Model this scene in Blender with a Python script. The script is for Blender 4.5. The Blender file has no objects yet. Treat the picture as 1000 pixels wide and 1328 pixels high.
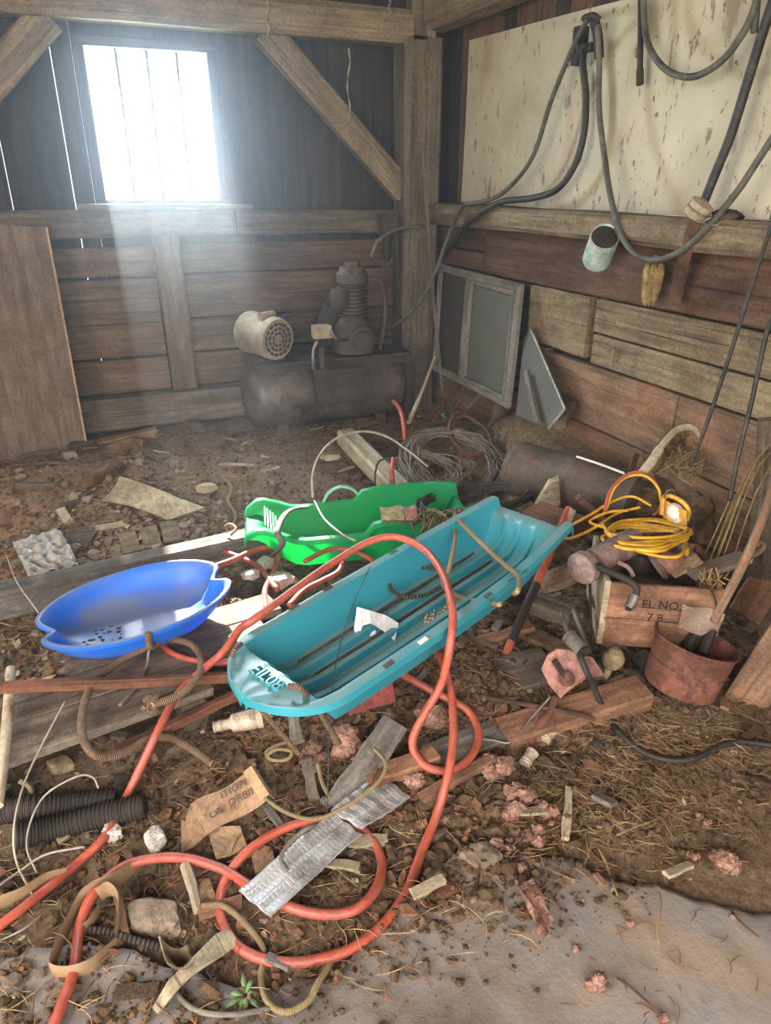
import bpy, math, random
import numpy as np
from mathutils import Vector, Matrix, noise
random.seed(7)
C = bpy.context.scene.collection
SC = bpy.context.scene
# ---------------------------------------------------------------- camera
FOC = 920.0                       # focal length in pixels of the 1000x1328 frame
PIT, YAW, EYE = math.radians(24.6), math.radians(22.4), 1.6
sp, cp, sy, cy = math.sin(PIT), math.cos(PIT), math.sin(YAW), math.cos(YAW)
FWD = Vector((sy*cp, cy*cp, -sp)); RGT = Vector((cy, -sy, 0)); UPV = Vector((sy*sp, cy*sp, cp))
cam = bpy.data.cameras.new('camera'); camo = bpy.data.objects.new('camera', cam); C.objects.link(camo)
cam.sensor_fit = 'VERTICAL'; cam.sensor_height = 36.0; cam.lens = 36.0*FOC/1328.0; cam.clip_start = 0.02
camo.matrix_world = Matrix(((RGT.x, UPV.x, -FWD.x, 0), (RGT.y, UPV.y, -FWD.y, 0), (RGT.z, UPV.z, -FWD.z, EYE), (0, 0, 0, 1)))
SC.camera = camo
# ---------------------------------------------------------------- daylight
SC.view_settings.view_transform = 'Standard'; SC.view_settings.look = 'None'
SC.view_settings.gamma = 1.0; SC.view_settings.exposure = 0.0; SC.view_settings.use_curve_mapping = False
w = bpy.data.worlds.new('sky'); SC.world = w; w.use_nodes = True
bg = w.node_tree.nodes['Background']; bg.inputs[0].default_value = (0.80, 0.90, 1.0, 1); bg.inputs[1].default_value = 5.0
def lamp(name, typ, loc, look, energy, col, **kw):
    l = bpy.data.lights.new(name, typ); l.energy = energy; l.color = col
    for k, v in kw.items(): setattr(l, k, v)
    o = bpy.data.objects.new(name, l); C.objects.link(o); o.location = loc
    o.rotation_euler = (Vector(look)-Vector(loc)).to_track_quat('-Z', 'Y').to_euler()
    return o
SUN_TO = Vector((-0.06, -2.35, -1.75))
lamp('sun', 'SUN', (0.5, 8, 6), Vector((0.5, 8, 6))+SUN_TO, 65.0, (1.0, 0.93, 0.82), angle=math.radians(1.2))
lamp('window_daylight', 'AREA', (0.545, 5.15, 2.1), (0.6, 2.6, 0.1), 300.0, (0.82, 0.92, 1.0), shape='RECTANGLE', size=0.9, size_y=0.9)
lamp('added_side_fill', 'AREA', (-2.6, 0.1, 1.6), (1.6, 1.7, 0.5), 190.0, (1.0, 0.91, 0.82), shape='RECTANGLE', size=2.0, size_y=2.2)  # fill added through an opening assumed in the unseen left wall
lamp('doorway_daylight', 'AREA', (-0.1, -2.1, 1.9), (1.0, 1.4, 0.2), 150.0, (1.0, 0.9, 0.82), shape='RECTANGLE', size=2.6, size_y=2.2)
# ---------------------------------------------------------------- points in the room
def ray(px, py): return FOC*FWD + (px-500)*RGT + (664-py)*UPV
def P(px, py, z=0.0):                       # on a level plane
    d = ray(px, py); t = (z-EYE)/d.z; return Vector((d.x*t, d.y*t, z))
def B(px, py, y=4.7):                       # on a plane parallel to the back wall
    d = ray(px, py); t = y/d.y; return Vector((d.x*t, y, EYE+d.z*t))
def R(px, py, x=2.3):                       # on a plane parallel to the right wall
    d = ray(px, py); t = x/d.x; return Vector((x, d.y*t, EYE+d.z*t))
def sstep(a, b, x):
    t = min(1.0, max(0.0, (x-a)/(b-a))); return t*t*(3-2*t)
def ground(x, y):
    z = 0.13*math.exp(-((x-0.95)/0.75)**2-((y-1.85)/0.42)**2)
    z += (0.26*sstep(1.65, 2.35, x)*sstep(1.7, 2.5, y))*(1-0.4*sstep(3.6, 4.6, y))
    z += 0.20*math.exp(-((x+0.85)/0.55)**2-((y-3.4)/0.65)**2)
    z += 0.05*math.exp(-((x-0.2)/0.5)**2-((y-3.6)/0.6)**2)+0.16*sstep(3.2, 4.1, y)*(1-sstep(1.6, 2.2, x))
    z -= 0.05*math.exp(-((x-0.0)/0.5)**2-((y-1.75)/0.35)**2)
    rough = sstep(0.75, 1.5, y-0.25*max(0, x-0.6))
    z += rough*(0.034*noise.noise((x*3.1, y*3.1, 0.3))+0.024*noise.noise((x*9, y*9, 4.1))+0.010*noise.noise((x*24, y*24, 1.7)))
    return z+0.006*noise.noise((x*14, y*14, 9.0))
EDGE = []                                   # front edge of the slab, (x, y) pairs from left to right
def surf(x, y):                             # top of whatever is the floor there, dirt or slab
    g = ground(x, y)
    if EDGE and y < 1.4:
        for (x0, y0), (x1, y1) in zip(EDGE, EDGE[1:]):
            if x0 <= x <= x1: return max(g, .022) if y < y0+(y1-y0)*(x-x0)/max(1e-6, x1-x0) else g
    return g
def G(px, py, dz=0.0):                      # on the dirt floor
    z = 0.0
    for _ in range(14):
        p = P(px, py, z+dz); z = 0.5*z+0.5*surf(p.x, p.y)
    return P(px, py, z+dz)
# ---------------------------------------------------------------- materials
def nt(name):
    m = bpy.data.materials.new(name); m.use_nodes = True; t = m.node_tree
    return m, t, t.nodes['Principled BSDF']
def N(t, typ, **kw):
    n = t.nodes.new(typ)
    for k, v in kw.items():
        if k.startswith('i_'): n.inputs[int(k[2:]) if k[2:].isdigit() else k[2:].replace('_', ' ')].default_value = v
        else: setattr(n, k, v)
    return n
def srgb(c):
    if isinstance(c, str): c = tuple(int(c[i:i+2], 16) for i in (0, 2, 4))
    return tuple((v/255/12.92 if v/255 <= .04045 else ((v/255+.055)/1.055)**2.4) for v in c)+(1.0,)
def ramp(t, fac, stops):
    n = N(t, 'ShaderNodeValToRGB'); e = n.color_ramp.elements
    while len(e) < len(stops): e.new(0.5)
    for el, (p, c) in zip(e, stops): el.position = p; el.color = c
    t.links.new(fac, n.inputs[0]); return n.outputs[0]
def mix(t, fac, a, b, mode='MIX'):
    n = N(t, 'ShaderNodeMix', data_type='RGBA', blend_type=mode)
    for s, v in ((n.inputs[0], fac), (n.inputs[6], a), (n.inputs[7], b)):
        if hasattr(v, 'links'): t.links.new(v, s)
        else: s.default_value = v
    return n.outputs[2]
def noi(t, co, scale, detail=5, rough=.6, dist=0.0):
    n = N(t, 'ShaderNodeTexNoise', i_Scale=scale, i_Detail=detail, i_Roughness=rough, i_Distortion=dist)
    t.links.new(co, n.inputs['Vector']); return n.outputs[0]
def coords(t, scale=(1, 1, 1)):
    a = N(t, 'ShaderNodeAttribute', attribute_name='g'); m = N(t, 'ShaderNodeMapping'); m.inputs[3].default_value = scale
    t.links.new(a.outputs[1], m.inputs[0]); return m.outputs[0]
def vary(t, col, lo, hi):
    oi = N(t, 'ShaderNodeObjectInfo'); mr = N(t, 'ShaderNodeMapRange'); mr.inputs[3].default_value = lo; mr.inputs[4].default_value = hi
    t.links.new(oi.outputs['Random'], mr.inputs[0])
    h = N(t, 'ShaderNodeHueSaturation'); t.links.new(mr.outputs[0], h.inputs['Value']); t.links.new(col, h.inputs['Color'])
    return h.outputs[0]
def bump(t, b, h, strength, dist=0.01):
    n = N(t, 'ShaderNodeBump', i_Strength=strength, i_Distance=dist); t.links.new(h, n.inputs['Height']); t.links.new(n.outputs[0], b.inputs['Normal'])
def grime(t, c, amt=.5, col='45372c'):
    g1 = noi(t, coords(t), 4.5, 9, .72, .5)
    c = mix(t, ramp(t, g1, [(.44, (0, 0, 0, 1)), (.64, (amt,)*3+(1,))]), c, srgb(col))
    g2 = noi(t, coords(t), 70, 5, .75)
    return mix(t, 1.0, c, ramp(t, g2, [(.3, (.62, .60, .58, 1)), (.62, (1.12, 1.1, 1.08, 1))]), 'MULTIPLY')
def wood(name, dark, light, stain, rough=.85, lo=.8, hi=1.2, stainamt=.55, crack=.6):
    m, t, b = nt(name)
    f = noi(t, coords(t, (1.3, 16, 16)), 1.6, 7, .65, .6)
    c = ramp(t, f, [(.32, srgb(dark)), (.68, srgb(light))])
    s = noi(t, coords(t, (1, 1.7, 1.7)), 2.6, 6, .7, .3)
    sf = ramp(t, s, [(.50, (0, 0, 0, 1)), (.66, (stainamt,)*3+(1,))])
    c = mix(t, sf, c, srgb(stain))
    k = noi(t, coords(t, (1.0, 55, 55)), 1.2, 3, .5, .2)
    kf = ramp(t, k, [(.30, (crack,)*3+(1,)), (.40, (0, 0, 0, 1))])
    c = mix(t, kf, c, (.012, .009, .007, 1))
    d = noi(t, coords(t, (9, 9, 9)), 4, 4, .7)
    df = ramp(t, d, [(.60, (0, 0, 0, 1)), (.74, (.55,)*3+(1,))])
    c = mix(t, df, c, srgb('2c221a'))
    c = vary(t, grime(t, c, .45), lo, hi)
    t.links.new(c, b.inputs['Base Color']); b.inputs['Roughness'].default_value = rough
    b.inputs['Specular IOR Level'].default_value = .2
    bump(t, b, f, .55, .006)
    return m
def stuffm(name, a, bcol, ccol=None, scale=6, rough=.9, bmp=.5, bd=.01, metal=0.0, spec=.3, lo=.85, hi=1.15, spots=.6, fine=40, dirt=.5):
    m, t, b = nt(name)
    f = noi(t, coords(t), scale, 7, .65, .2)
    c = ramp(t, f, [(.34, srgb(a)), (.66, srgb(bcol))])
    g = noi(t, coords(t), fine, 4, .7)
    if ccol:
        s = noi(t, coords(t, (1.3, .9, 1.1)), scale*1.7, 6, .75, .4)
        sf = ramp(t, s, [(.52, (0, 0, 0, 1)), (.60, (spots,)*3+(1,))])
        c = mix(t, sf, c, srgb(ccol))
    c = vary(t, grime(t, c, dirt) if dirt else c, lo, hi)
    t.links.new(c, b.inputs['Base Color']); b.inputs['Roughness'].default_value = rough
    b.inputs['Metallic'].default_value = metal; b.inputs['Specular IOR Level'].default_value = spec
    if bmp: bump(t, b, g, bmp, bd)
    return m
def plastic(name, col, dust, amount=.5, transl=.35, scale=5, lo=.27, hi=.52):
    m, t, b = nt(name)
    f = noi(t, coords(t), scale, 8, .7, .3)
    # dust lies on faces that look up
    ge = N(t, 'ShaderNodeNewGeometry'); sx = N(t, 'ShaderNodeSeparateXYZ'); t.links.new(ge.outputs['Normal'], sx.inputs[0])
    ab = N(t, 'ShaderNodeMath', operation='ABSOLUTE'); t.links.new(sx.outputs[2], ab.inputs[0])
    mu = N(t, 'ShaderNodeMath', operation='MULTIPLY'); t.links.new(f, mu.inputs[0]); t.links.new(ab.outputs[0], mu.inputs[1])
    df = ramp(t, mu.outputs[0], [(lo, (0.04,)*3+(1,)), (hi, (amount,)*3+(1,))])
    c = mix(t, df, srgb(col), srgb(dust))
    g2 = noi(t, coords(t), 16, 6, .75, .5)
    c = mix(t, ramp(t, g2, [(.60, (0, 0, 0, 1)), (.70, (.6,)*3+(1,))]), c, srgb('6b5a40'))
    t.links.new(c, b.inputs['Base Color']); b.inputs['Roughness'].default_value = .42
    bump(t, b, g2, .08, .003)
    tr = N(t, 'ShaderNodeBsdfTranslucent'); tr.inputs[0].default_value = srgb(col)
    mx = N(t, 'ShaderNodeMixShader'); mx.inputs[0].default_value = transl
    t.links.new(b.outputs[0], mx.inputs[1]); t.links.new(tr.outputs[0], mx.inputs[2])
    t.links.new(mx.outputs[0], t.nodes['Material Output'].inputs[0])
    return m
def banded(name, a, bcol, scale, dist=0.0, rough=.9, direction='X', slant=0.0, bmp=1.0, bd=.004):
    m, t, b = nt(name)
    mp = coords(t, (scale, slant, 0))
    wv = N(t, 'ShaderNodeTexWave', i_Scale=1.0, i_Distortion=dist); wv.bands_direction = 'DIAGONAL' if slant else 'X'
    t.links.new(mp, wv.inputs[0])
    n = noi(t, coords(t), 30, 5, .7)
    c = mix(t, ramp(t, n, [(.35, (0, 0, 0, 1)), (.7, (.8,)*3+(1,))]), ramp(t, wv.outputs[1], [(.1, srgb(a)), (.8, srgb(bcol))]), srgb(a))
    t.links.new(c, b.inputs['Base Color']); b.inputs['Roughness'].default_value = rough
    bump(t, b, wv.outputs[1], bmp, bd)
    return m
M = {}
M['siding'] = wood('siding_wood', '2b2622', '4a423b', '35302c', .9, .7, 1.15)
M['stall'] = wood('stall_plank_wood', '4a3a2e', '7d6752', '6e4634', .88, .8, 1.15)
M['timber'] = wood('barn_timber', '6e5d4b', 'a08b70', '7a644e', .85, .9, 1.1, .4)
M['timber_dark'] = wood('dark_timber', '4c4238', '7d6f5e', '5c4b3c', .9, .85, 1.1)
M['redwall'] = wood('red_stained_plank', '4a352d', '775848', '38291f', .88, .85, 1.15)
M['tanwall'] = wood('tan_weathered_plank', '645644', '988567', '5c4a39', .9, .9, 1.1, .6, .8)
M['rustwall'] = wood('rust_brown_plank', '5a4638', '8e715a', '94684c', .9, .85, 1.15, .7)
M['dustbeam'] = wood('dusty_ledge_wood', '5a4c3d', '94816a', '4b3d30', .95, .9, 1.1, .6)
M['ply'] = wood('plywood', '5d4e42', '85705d', '6a4f42', .8, .95, 1.05, .5, .15)
M['plyedge'] = wood('plywood_edge', '9a7657', 'c49a75', '8a6a4e', .8)
M['newwood'] = wood('sawn_softwood', '8e6f4e', 'b8946b', '735640', .8, .9, 1.1, .4, .3)
M['grey'] = wood('grey_weathered_board', '57504a', '8d857b', '4c443d', .9, .85, 1.15, .5)
M['deck'] = wood('deck_board_wood', '564a41', '8a7a6a', '6b5645', .85, .9, 1.1, .5)
M['redwood'] = wood('red_brown_stick_wood', '573629', '84543f', '47301f', .8, .9, 1.1)
M['orangewood'] = wood('orange_brown_timber', '6f4d3b', 'a67a5e', '543f32', .85, .85, 1.1, .75)
M['palewood'] = wood('pale_weathered_wood', '97876f', 'c9b797', '7b6a55', .85, .9, 1.1, .4)
M['bark'] = stuffm('bark', '4f3a28', '8d6c4b', '3a2b20', 12, .95, .9, .02)
M['dirt'] = None
M['rust'] = stuffm('rust', '4a2b20', '855341', '35221b', 9, .85, .5, .004, .1, .4)
M['darkrust'] = stuffm('dark_rust', '33241d', '6a4a3a', '7d4d36', 9, .8, .5, .004, .2, .4)
M['iron'] = stuffm('dusty_iron', '2e2620', '54473b', '3d3229', 7, .75, .4, .004, .1, .4)
M['tank'] = stuffm('dusty_dark_tank', '4b3f34', '77675a', '8a5f48', 5, .7, .35, .004, .1, .5)
M['greytank'] = stuffm('grey_tank', '463c36', '75685f', '4a382d', 6, .5, .35, .004, .25, .5)
M['motor'] = stuffm('dusty_cream_enamel', '7d6d59', 'a2927a', '6e5a45', 6, .7, .3, .003)
M['black'] = stuffm('black_iron', '1b1815', '37302a', '2a221c', 8, .7, .3, .003)
M['rubber'] = stuffm('black_rubber', '171717', '2e2d2b', '4a443c', 10, .6, .25, .002, 0, .4)
M['rubber2'] = stuffm('grey_green_rubber', '35352f', '5a5a50', '6f685a', 10, .65, .25, .002, 0, .4)
M['greyhose'] = stuffm('dusty_grey_hose', '5a534a', '8f8678', '736857', 10, .8, .25, .002)
M['orange'] = stuffm('orange_hose', 'a84630', 'c86450', '96604f', 9, .5, .15, .002, 0, .5, 1, 1, .35)
M['yellow'] = stuffm('yellow_cord', 'c98a16', 'eebb35', '9a6a1e', 10, .45, .1, .002, 0, .5, 1, 1, .4)
M['panel'] = None
M['rope'] = banded('brown_rope', '664c37', 'a88463', 120, 2, .95, slant=.9, bmp=1.0, bd=.006)
M['twine'] = banded('tan_twine', '917852', 'c9ab7a', 220, 2, .95, slant=.9)
M['darkrope'] = banded('dark_twisted_rope', '2c2119', '6a5642', 55, 0, .95, slant=.6, bmp=1, bd=.01)
M['corr'] = banded('black_corrugated', '2a211b', '5e4d40', 85, 0, .8, bmp=1.0, bd=.008)
M['wire'] = stuffm('grey_wire', '6a5e50', 'a5968a', '705a46', 20, .6, .1, .001, .4, .5)
M['wire2'] = stuffm('black_wire', '2a2826', '56534f', '6b675f', 20, .5, .1, .001, .2, .5)
M['palewire'] = stuffm('pale_wire', '9a8f7f', 'cbbfa9', '85745c', 20, .6, .1, .001, .2, .5)
M['straw'] = stuffm('straw', '7a6143', 'b3946a', '574330', 3, .9, 0, spec=.2, lo=.9)
M['clod'] = stuffm('dirt_clods', '483828', '7a634b', '3a2d22', 8, .97, .7, .01, spec=.1)
M['leaf'] = stuffm('dead_leaf', '5a3a2a', '9a6f50', '3d2a1f', 5, .9, .2, .003, spec=.2)
M['stone'] = stuffm('stone', '6b5c4e', 'a08c78', '4a3d33', 6, .9, .6, .01)
M['darkstone'] = stuffm('dark_stone', '3c332c', '665749', '2c2520', 6, .9, .6, .01)
M['foam'] = stuffm('white_foam', 'b9aea4', 'e6dcd2', '8c7a6c', 14, .9, .9, .015)
M['pink'] = stuffm('pink_insulation', '8a6350', 'ba917e', '5c4638', 22, .98, 1.0, .02, spec=.1)
M['bone'] = stuffm('cream_ceramic', '6e5d44', '9c8866', '4e402e', 8, .6, .2, .003)
M['card'] = stuffm('brown_cardboard', '8a6b50', 'ad8a69', '6b513d', 7, .9, .25, .004)
M['paper'] = stuffm('white_paper', 'cfc9c9', 'f1ecec', 'b7aeb4', 8, .8, .2, .004, spots=.15, dirt=.12)
M['tanfelt'] = stuffm('tan_sheeting', '8f7d62', 'c0ac8a', '6f5d48', 7, .9, .3, .004)
M['webbing'] = banded('tan_webbing', '7d6244', 'ab8a62', 160, 0, .9, bmp=.4)
M['burlap'] = stuffm('burlap', '7a6a4c', 'b3a077', '5c4d38', 30, .97, .8, .01)
M['pinkcloth'] = stuffm('faded_pink_cloth', '9a5f58', 'c98a80', '6f4a42', 20, .97, .6, .008)
M['redbox'] = stuffm('dark_red_box', '6a2b28', '96443c', '4e2a26', 8, .7, .2, .003)
M['beige'] = stuffm('beige_plastic', 'a8927c', 'c9b49c', '8a7460', 7, .5, .1, .002)
M['pole'] = stuffm('cream_pole', 'b09a7e', 'd4c0a2', '8f7a60', 5, .6, .15, .002)
M['orangepaint'] = stuffm('orange_red_paint', 'a4452e', 'c96547', '5e3a2c', 9, .7, .2, .003)
M['copperred'] = stuffm('faded_red_enamel', '7d4d42', 'ad7c6d', '5a3a30', 8, .65, .3, .003, .0, .4)
M['pinksteel'] = stuffm('dusty_pinkish_steel', '6d5650', 'a48a80', '4b3833', 8, .65, .3, .003, .15, .4)
M['zinc'] = stuffm('pipe_metal', '6e665c', 'a79f93', '52473c', 8, .5, .2, .002, .5, .5)
M['paleblue'] = stuffm('pale_blue_tin', '9fb9b3', 'd5ded2', '5f9aa6', 9, .5, .1, .002, 0, .5)
M['sand'] = stuffm('sawdust', 'b98f63', 'dcb88a', '8a6a4a', 30, .97, .8, .01)
M['green_leaf'] = stuffm('green_leaf', '45633a', '7f9c60', '3a5230', 8, .6, .1, .002)
M['sledblue'] = plastic('blue_plastic', '2274d8', '85888f', .85, .3, 4, .23, .46)
M['sledgreen'] = plastic('green_plastic', '12b468', '6fb090', .3, .6)
M['sledteal'] = plastic('teal_plastic', '3aa3b0', '93a89f', .7, .35)
M['rim_green'] = plastic('pale_green_plastic', '8fd0b0', 'a9c4b4', .5, .3)
M['ink'] = stuffm('black_ink', '1d1a1a', '2e2a29', None, 5, .9, 0)
M['bluish_ink'] = stuffm('faded_brown_ink', '4b3d3a', '5f4f4a', None, 5, .9, 0)
M['sticker'] = stuffm('orange_sticker', 'c7775a', 'e0a08a', 'd8c8c0', 30, .6, 0)
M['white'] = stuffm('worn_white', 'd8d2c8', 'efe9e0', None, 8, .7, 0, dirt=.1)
M['husk'] = stuffm('withered_husk', '6a5434', 'a08a58', '4a3a24', 18, .95, .6, .006)
# panel: cream painted sheet with rust stains, chips and drips
m, t, b = nt('cream_painted_sheet')
c = ramp(t, noi(t, coords(t), 1.6, 6, .6, .2), [(.3, srgb('94876f')), (.7, srgb('bdb098'))])
c = mix(t, ramp(t, noi(t, coords(t, (1, 1, .45)), 2.3, 7, .7, .4), [(.50, (0, 0, 0, 1)), (.68, (.7,)*3+(1,))]), c, srgb('9c7a56'))
c = mix(t, ramp(t, noi(t, coords(t, (1, 1, .35)), 17, 5, .7, .3), [(.60, (0, 0, 0, 1)), (.64, (.75,)*3+(1,))]), c, srgb('5c472f'))
c = mix(t, ramp(t, noi(t, coords(t, (1, 1, .6)), 34, 4, .65, .3), [(.645, (0, 0, 0, 1)), (.67, (.85,)*3+(1,))]), c, srgb('44341f'))
c = mix(t, ramp(t, noi(t, coords(t, (1, 1, .2)), 6, 4, .6, .2), [(.64, (0, 0, 0, 1)), (.67, (.6,)*3+(1,))]), c, srgb('5e4831'))
t.links.new(c, b.inputs['Base Color']); b.inputs['Roughness'].default_value = .7; M['panel'] = m
# dirt floor
m, t, b = nt('dirt_floor')
co = coords(t); big = noi(t, co, 1.1, 6, .6, .3); fine = noi(t, co, 38, 8, .75)
c = ramp(t, fine, [(.25, srgb('4b3a2c')), (.5, srgb('7f6851')), (.75, srgb('a78f74'))])
c = mix(t, ramp(t, big, [(.45, (0, 0, 0, 1)), (.62, (.5,)*3+(1,))]), c, srgb('8f7660'))
sx = N(t, 'ShaderNodeSeparateXYZ'); a_ = N(t, 'ShaderNodeAttribute', attribute_name='g'); t.links.new(a_.outputs[1], sx.inputs[0])
mr = N(t, 'ShaderNodeMapRange'); mr.inputs[1].default_value = -.15; mr.inputs[2].default_value = -.7
t.links.new(sx.outputs[0], mr.inputs[0])
my = N(t, 'ShaderNodeMapRange'); my.inputs[1].default_value = 2.5; my.inputs[2].default_value = 3.1; t.links.new(sx.outputs[1], my.inputs[0])
mm = N(t, 'ShaderNodeMath', operation='MULTIPLY'); t.links.new(mr.outputs[0], mm.inputs[0]); t.links.new(my.outputs[0], mm.inputs[1])
c = mix(t, mm.outputs[0], c, mix(t, fine, srgb('8e5f3c'), srgb('c9976a')))
t.links.new(c, b.inputs['Base Color']); b.inputs['Roughness'].default_value = .97; b.inputs['Specular IOR Level'].default_value = .12
bump(t, b, fine, .9, .02); M['dirt'] = m
# worn concrete
m, t, b = nt('dusty_concrete')
co = coords(t); c = ramp(t, noi(t, co, 2.2, 8, .62, .4), [(.32, srgb('5f5247')), (.5, srgb('857a71')), (.66, srgb('93795f'))])
c = mix(t, ramp(t, noi(t, co, 5.5, 8, .7, .3), [(.52, (0, 0, 0, 1)), (.68, (.7,)*3+(1,))]), c, srgb('7d6450'))
c = mix(t, ramp(t, noi(t, co, 60, 6, .8), [(.6, (0, 0, 0, 1)), (.75, (.5,)*3+(1,))]), c, srgb('544539'))
t.links.new(c, b.inputs['Base Color']); b.inputs['Roughness'].default_value = .9; bump(t, b, noi(t, co, 26, 8, .75), .5, .012); M['concrete'] = m
# quilted foil
m, t, b = nt('quilted_foil')
w1_ = N(t, 'ShaderNodeTexWave', i_Scale=26.0, i_Distortion=1.2); t.links.new(coords(t), w1_.inputs[0])
w2_ = N(t, 'ShaderNodeTexWave', i_Scale=14.0, i_Distortion=1.0); w2_.bands_direction = 'Y'; t.links.new(coords(t), w2_.inputs[0])
mn = N(t, 'ShaderNodeMath', operation='MINIMUM')
for q_, w_ in enumerate((w1_, w2_)):
    rr_ = ramp(t, w_.outputs[1], [(.02, (0, 0, 0, 1)), (.35, (1, 1, 1, 1))]); t.links.new(rr_, mn.inputs[q_])
ad = N(t, 'ShaderNodeMath', operation='MULTIPLY_ADD'); t.links.new(noi(t, coords(t), 60, 4, .7), ad.inputs[0]); ad.inputs[1].default_value = .9; t.links.new(mn.outputs[0], ad.inputs[2]); vo = ad.outputs[0]
c = mix(t, ramp(t, noi(t, coords(t), 9, 6, .7), [(.46, (0, 0, 0, 1)), (.64, (.85,)*3+(1,))]), srgb('c2bdb8'), srgb('8a7c70'))
t.links.new(c, b.inputs['Base Color']); b.inputs['Metallic'].default_value = .55; b.inputs['Roughness'].default_value = .45
bump(t, b, vo, .35, .004); M['foil'] = m
def glassy(name, col, dust, alpha, rough=.1):
    m, t, b = nt(name)
    tr = N(t, 'ShaderNodeBsdfTransparent'); tr.inputs[0].default_value = col
    f = ramp(t, noi(t, coords(t), 3.5, 7, .7, .4), [(.3, (alpha[0],)*3+(1,)), (.7, (alpha[1],)*3+(1,))])
    mx = N(t, 'ShaderNodeMixShader'); t.links.new(f, mx.inputs[0]); b.inputs['Base Color'].default_value = srgb(dust); b.inputs['Roughness'].default_value = rough
    t.links.new(tr.outputs[0], mx.inputs[1]); t.links.new(b.outputs[0], mx.inputs[2]); t.links.new(mx.outputs[0], t.nodes['Material Output'].inputs[0])
    return m
M['pane'] = glassy('window_glass', (.93, .97, 1, 1), 'b9c4cc', (.02, .08), .05)
M['dirtyglass'] = glassy('dirty_glass', (.75, .78, .74, 1), '5f5b51', (.72, .92), .4)
M['bagplastic'] = glassy('clear_bag', (.92, .92, .9, 1), 'b5ac9f', (.72, .9), .35)
M['pouch'] = glassy('clear_pouch_film', (.95, .9, .85, 1), 'a8907e', (.3, .6), .4)
M['screen'] = glassy('dusty_screen', (.55, .52, .46, 1), '3c352d', (.8, .93), .6)
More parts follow.
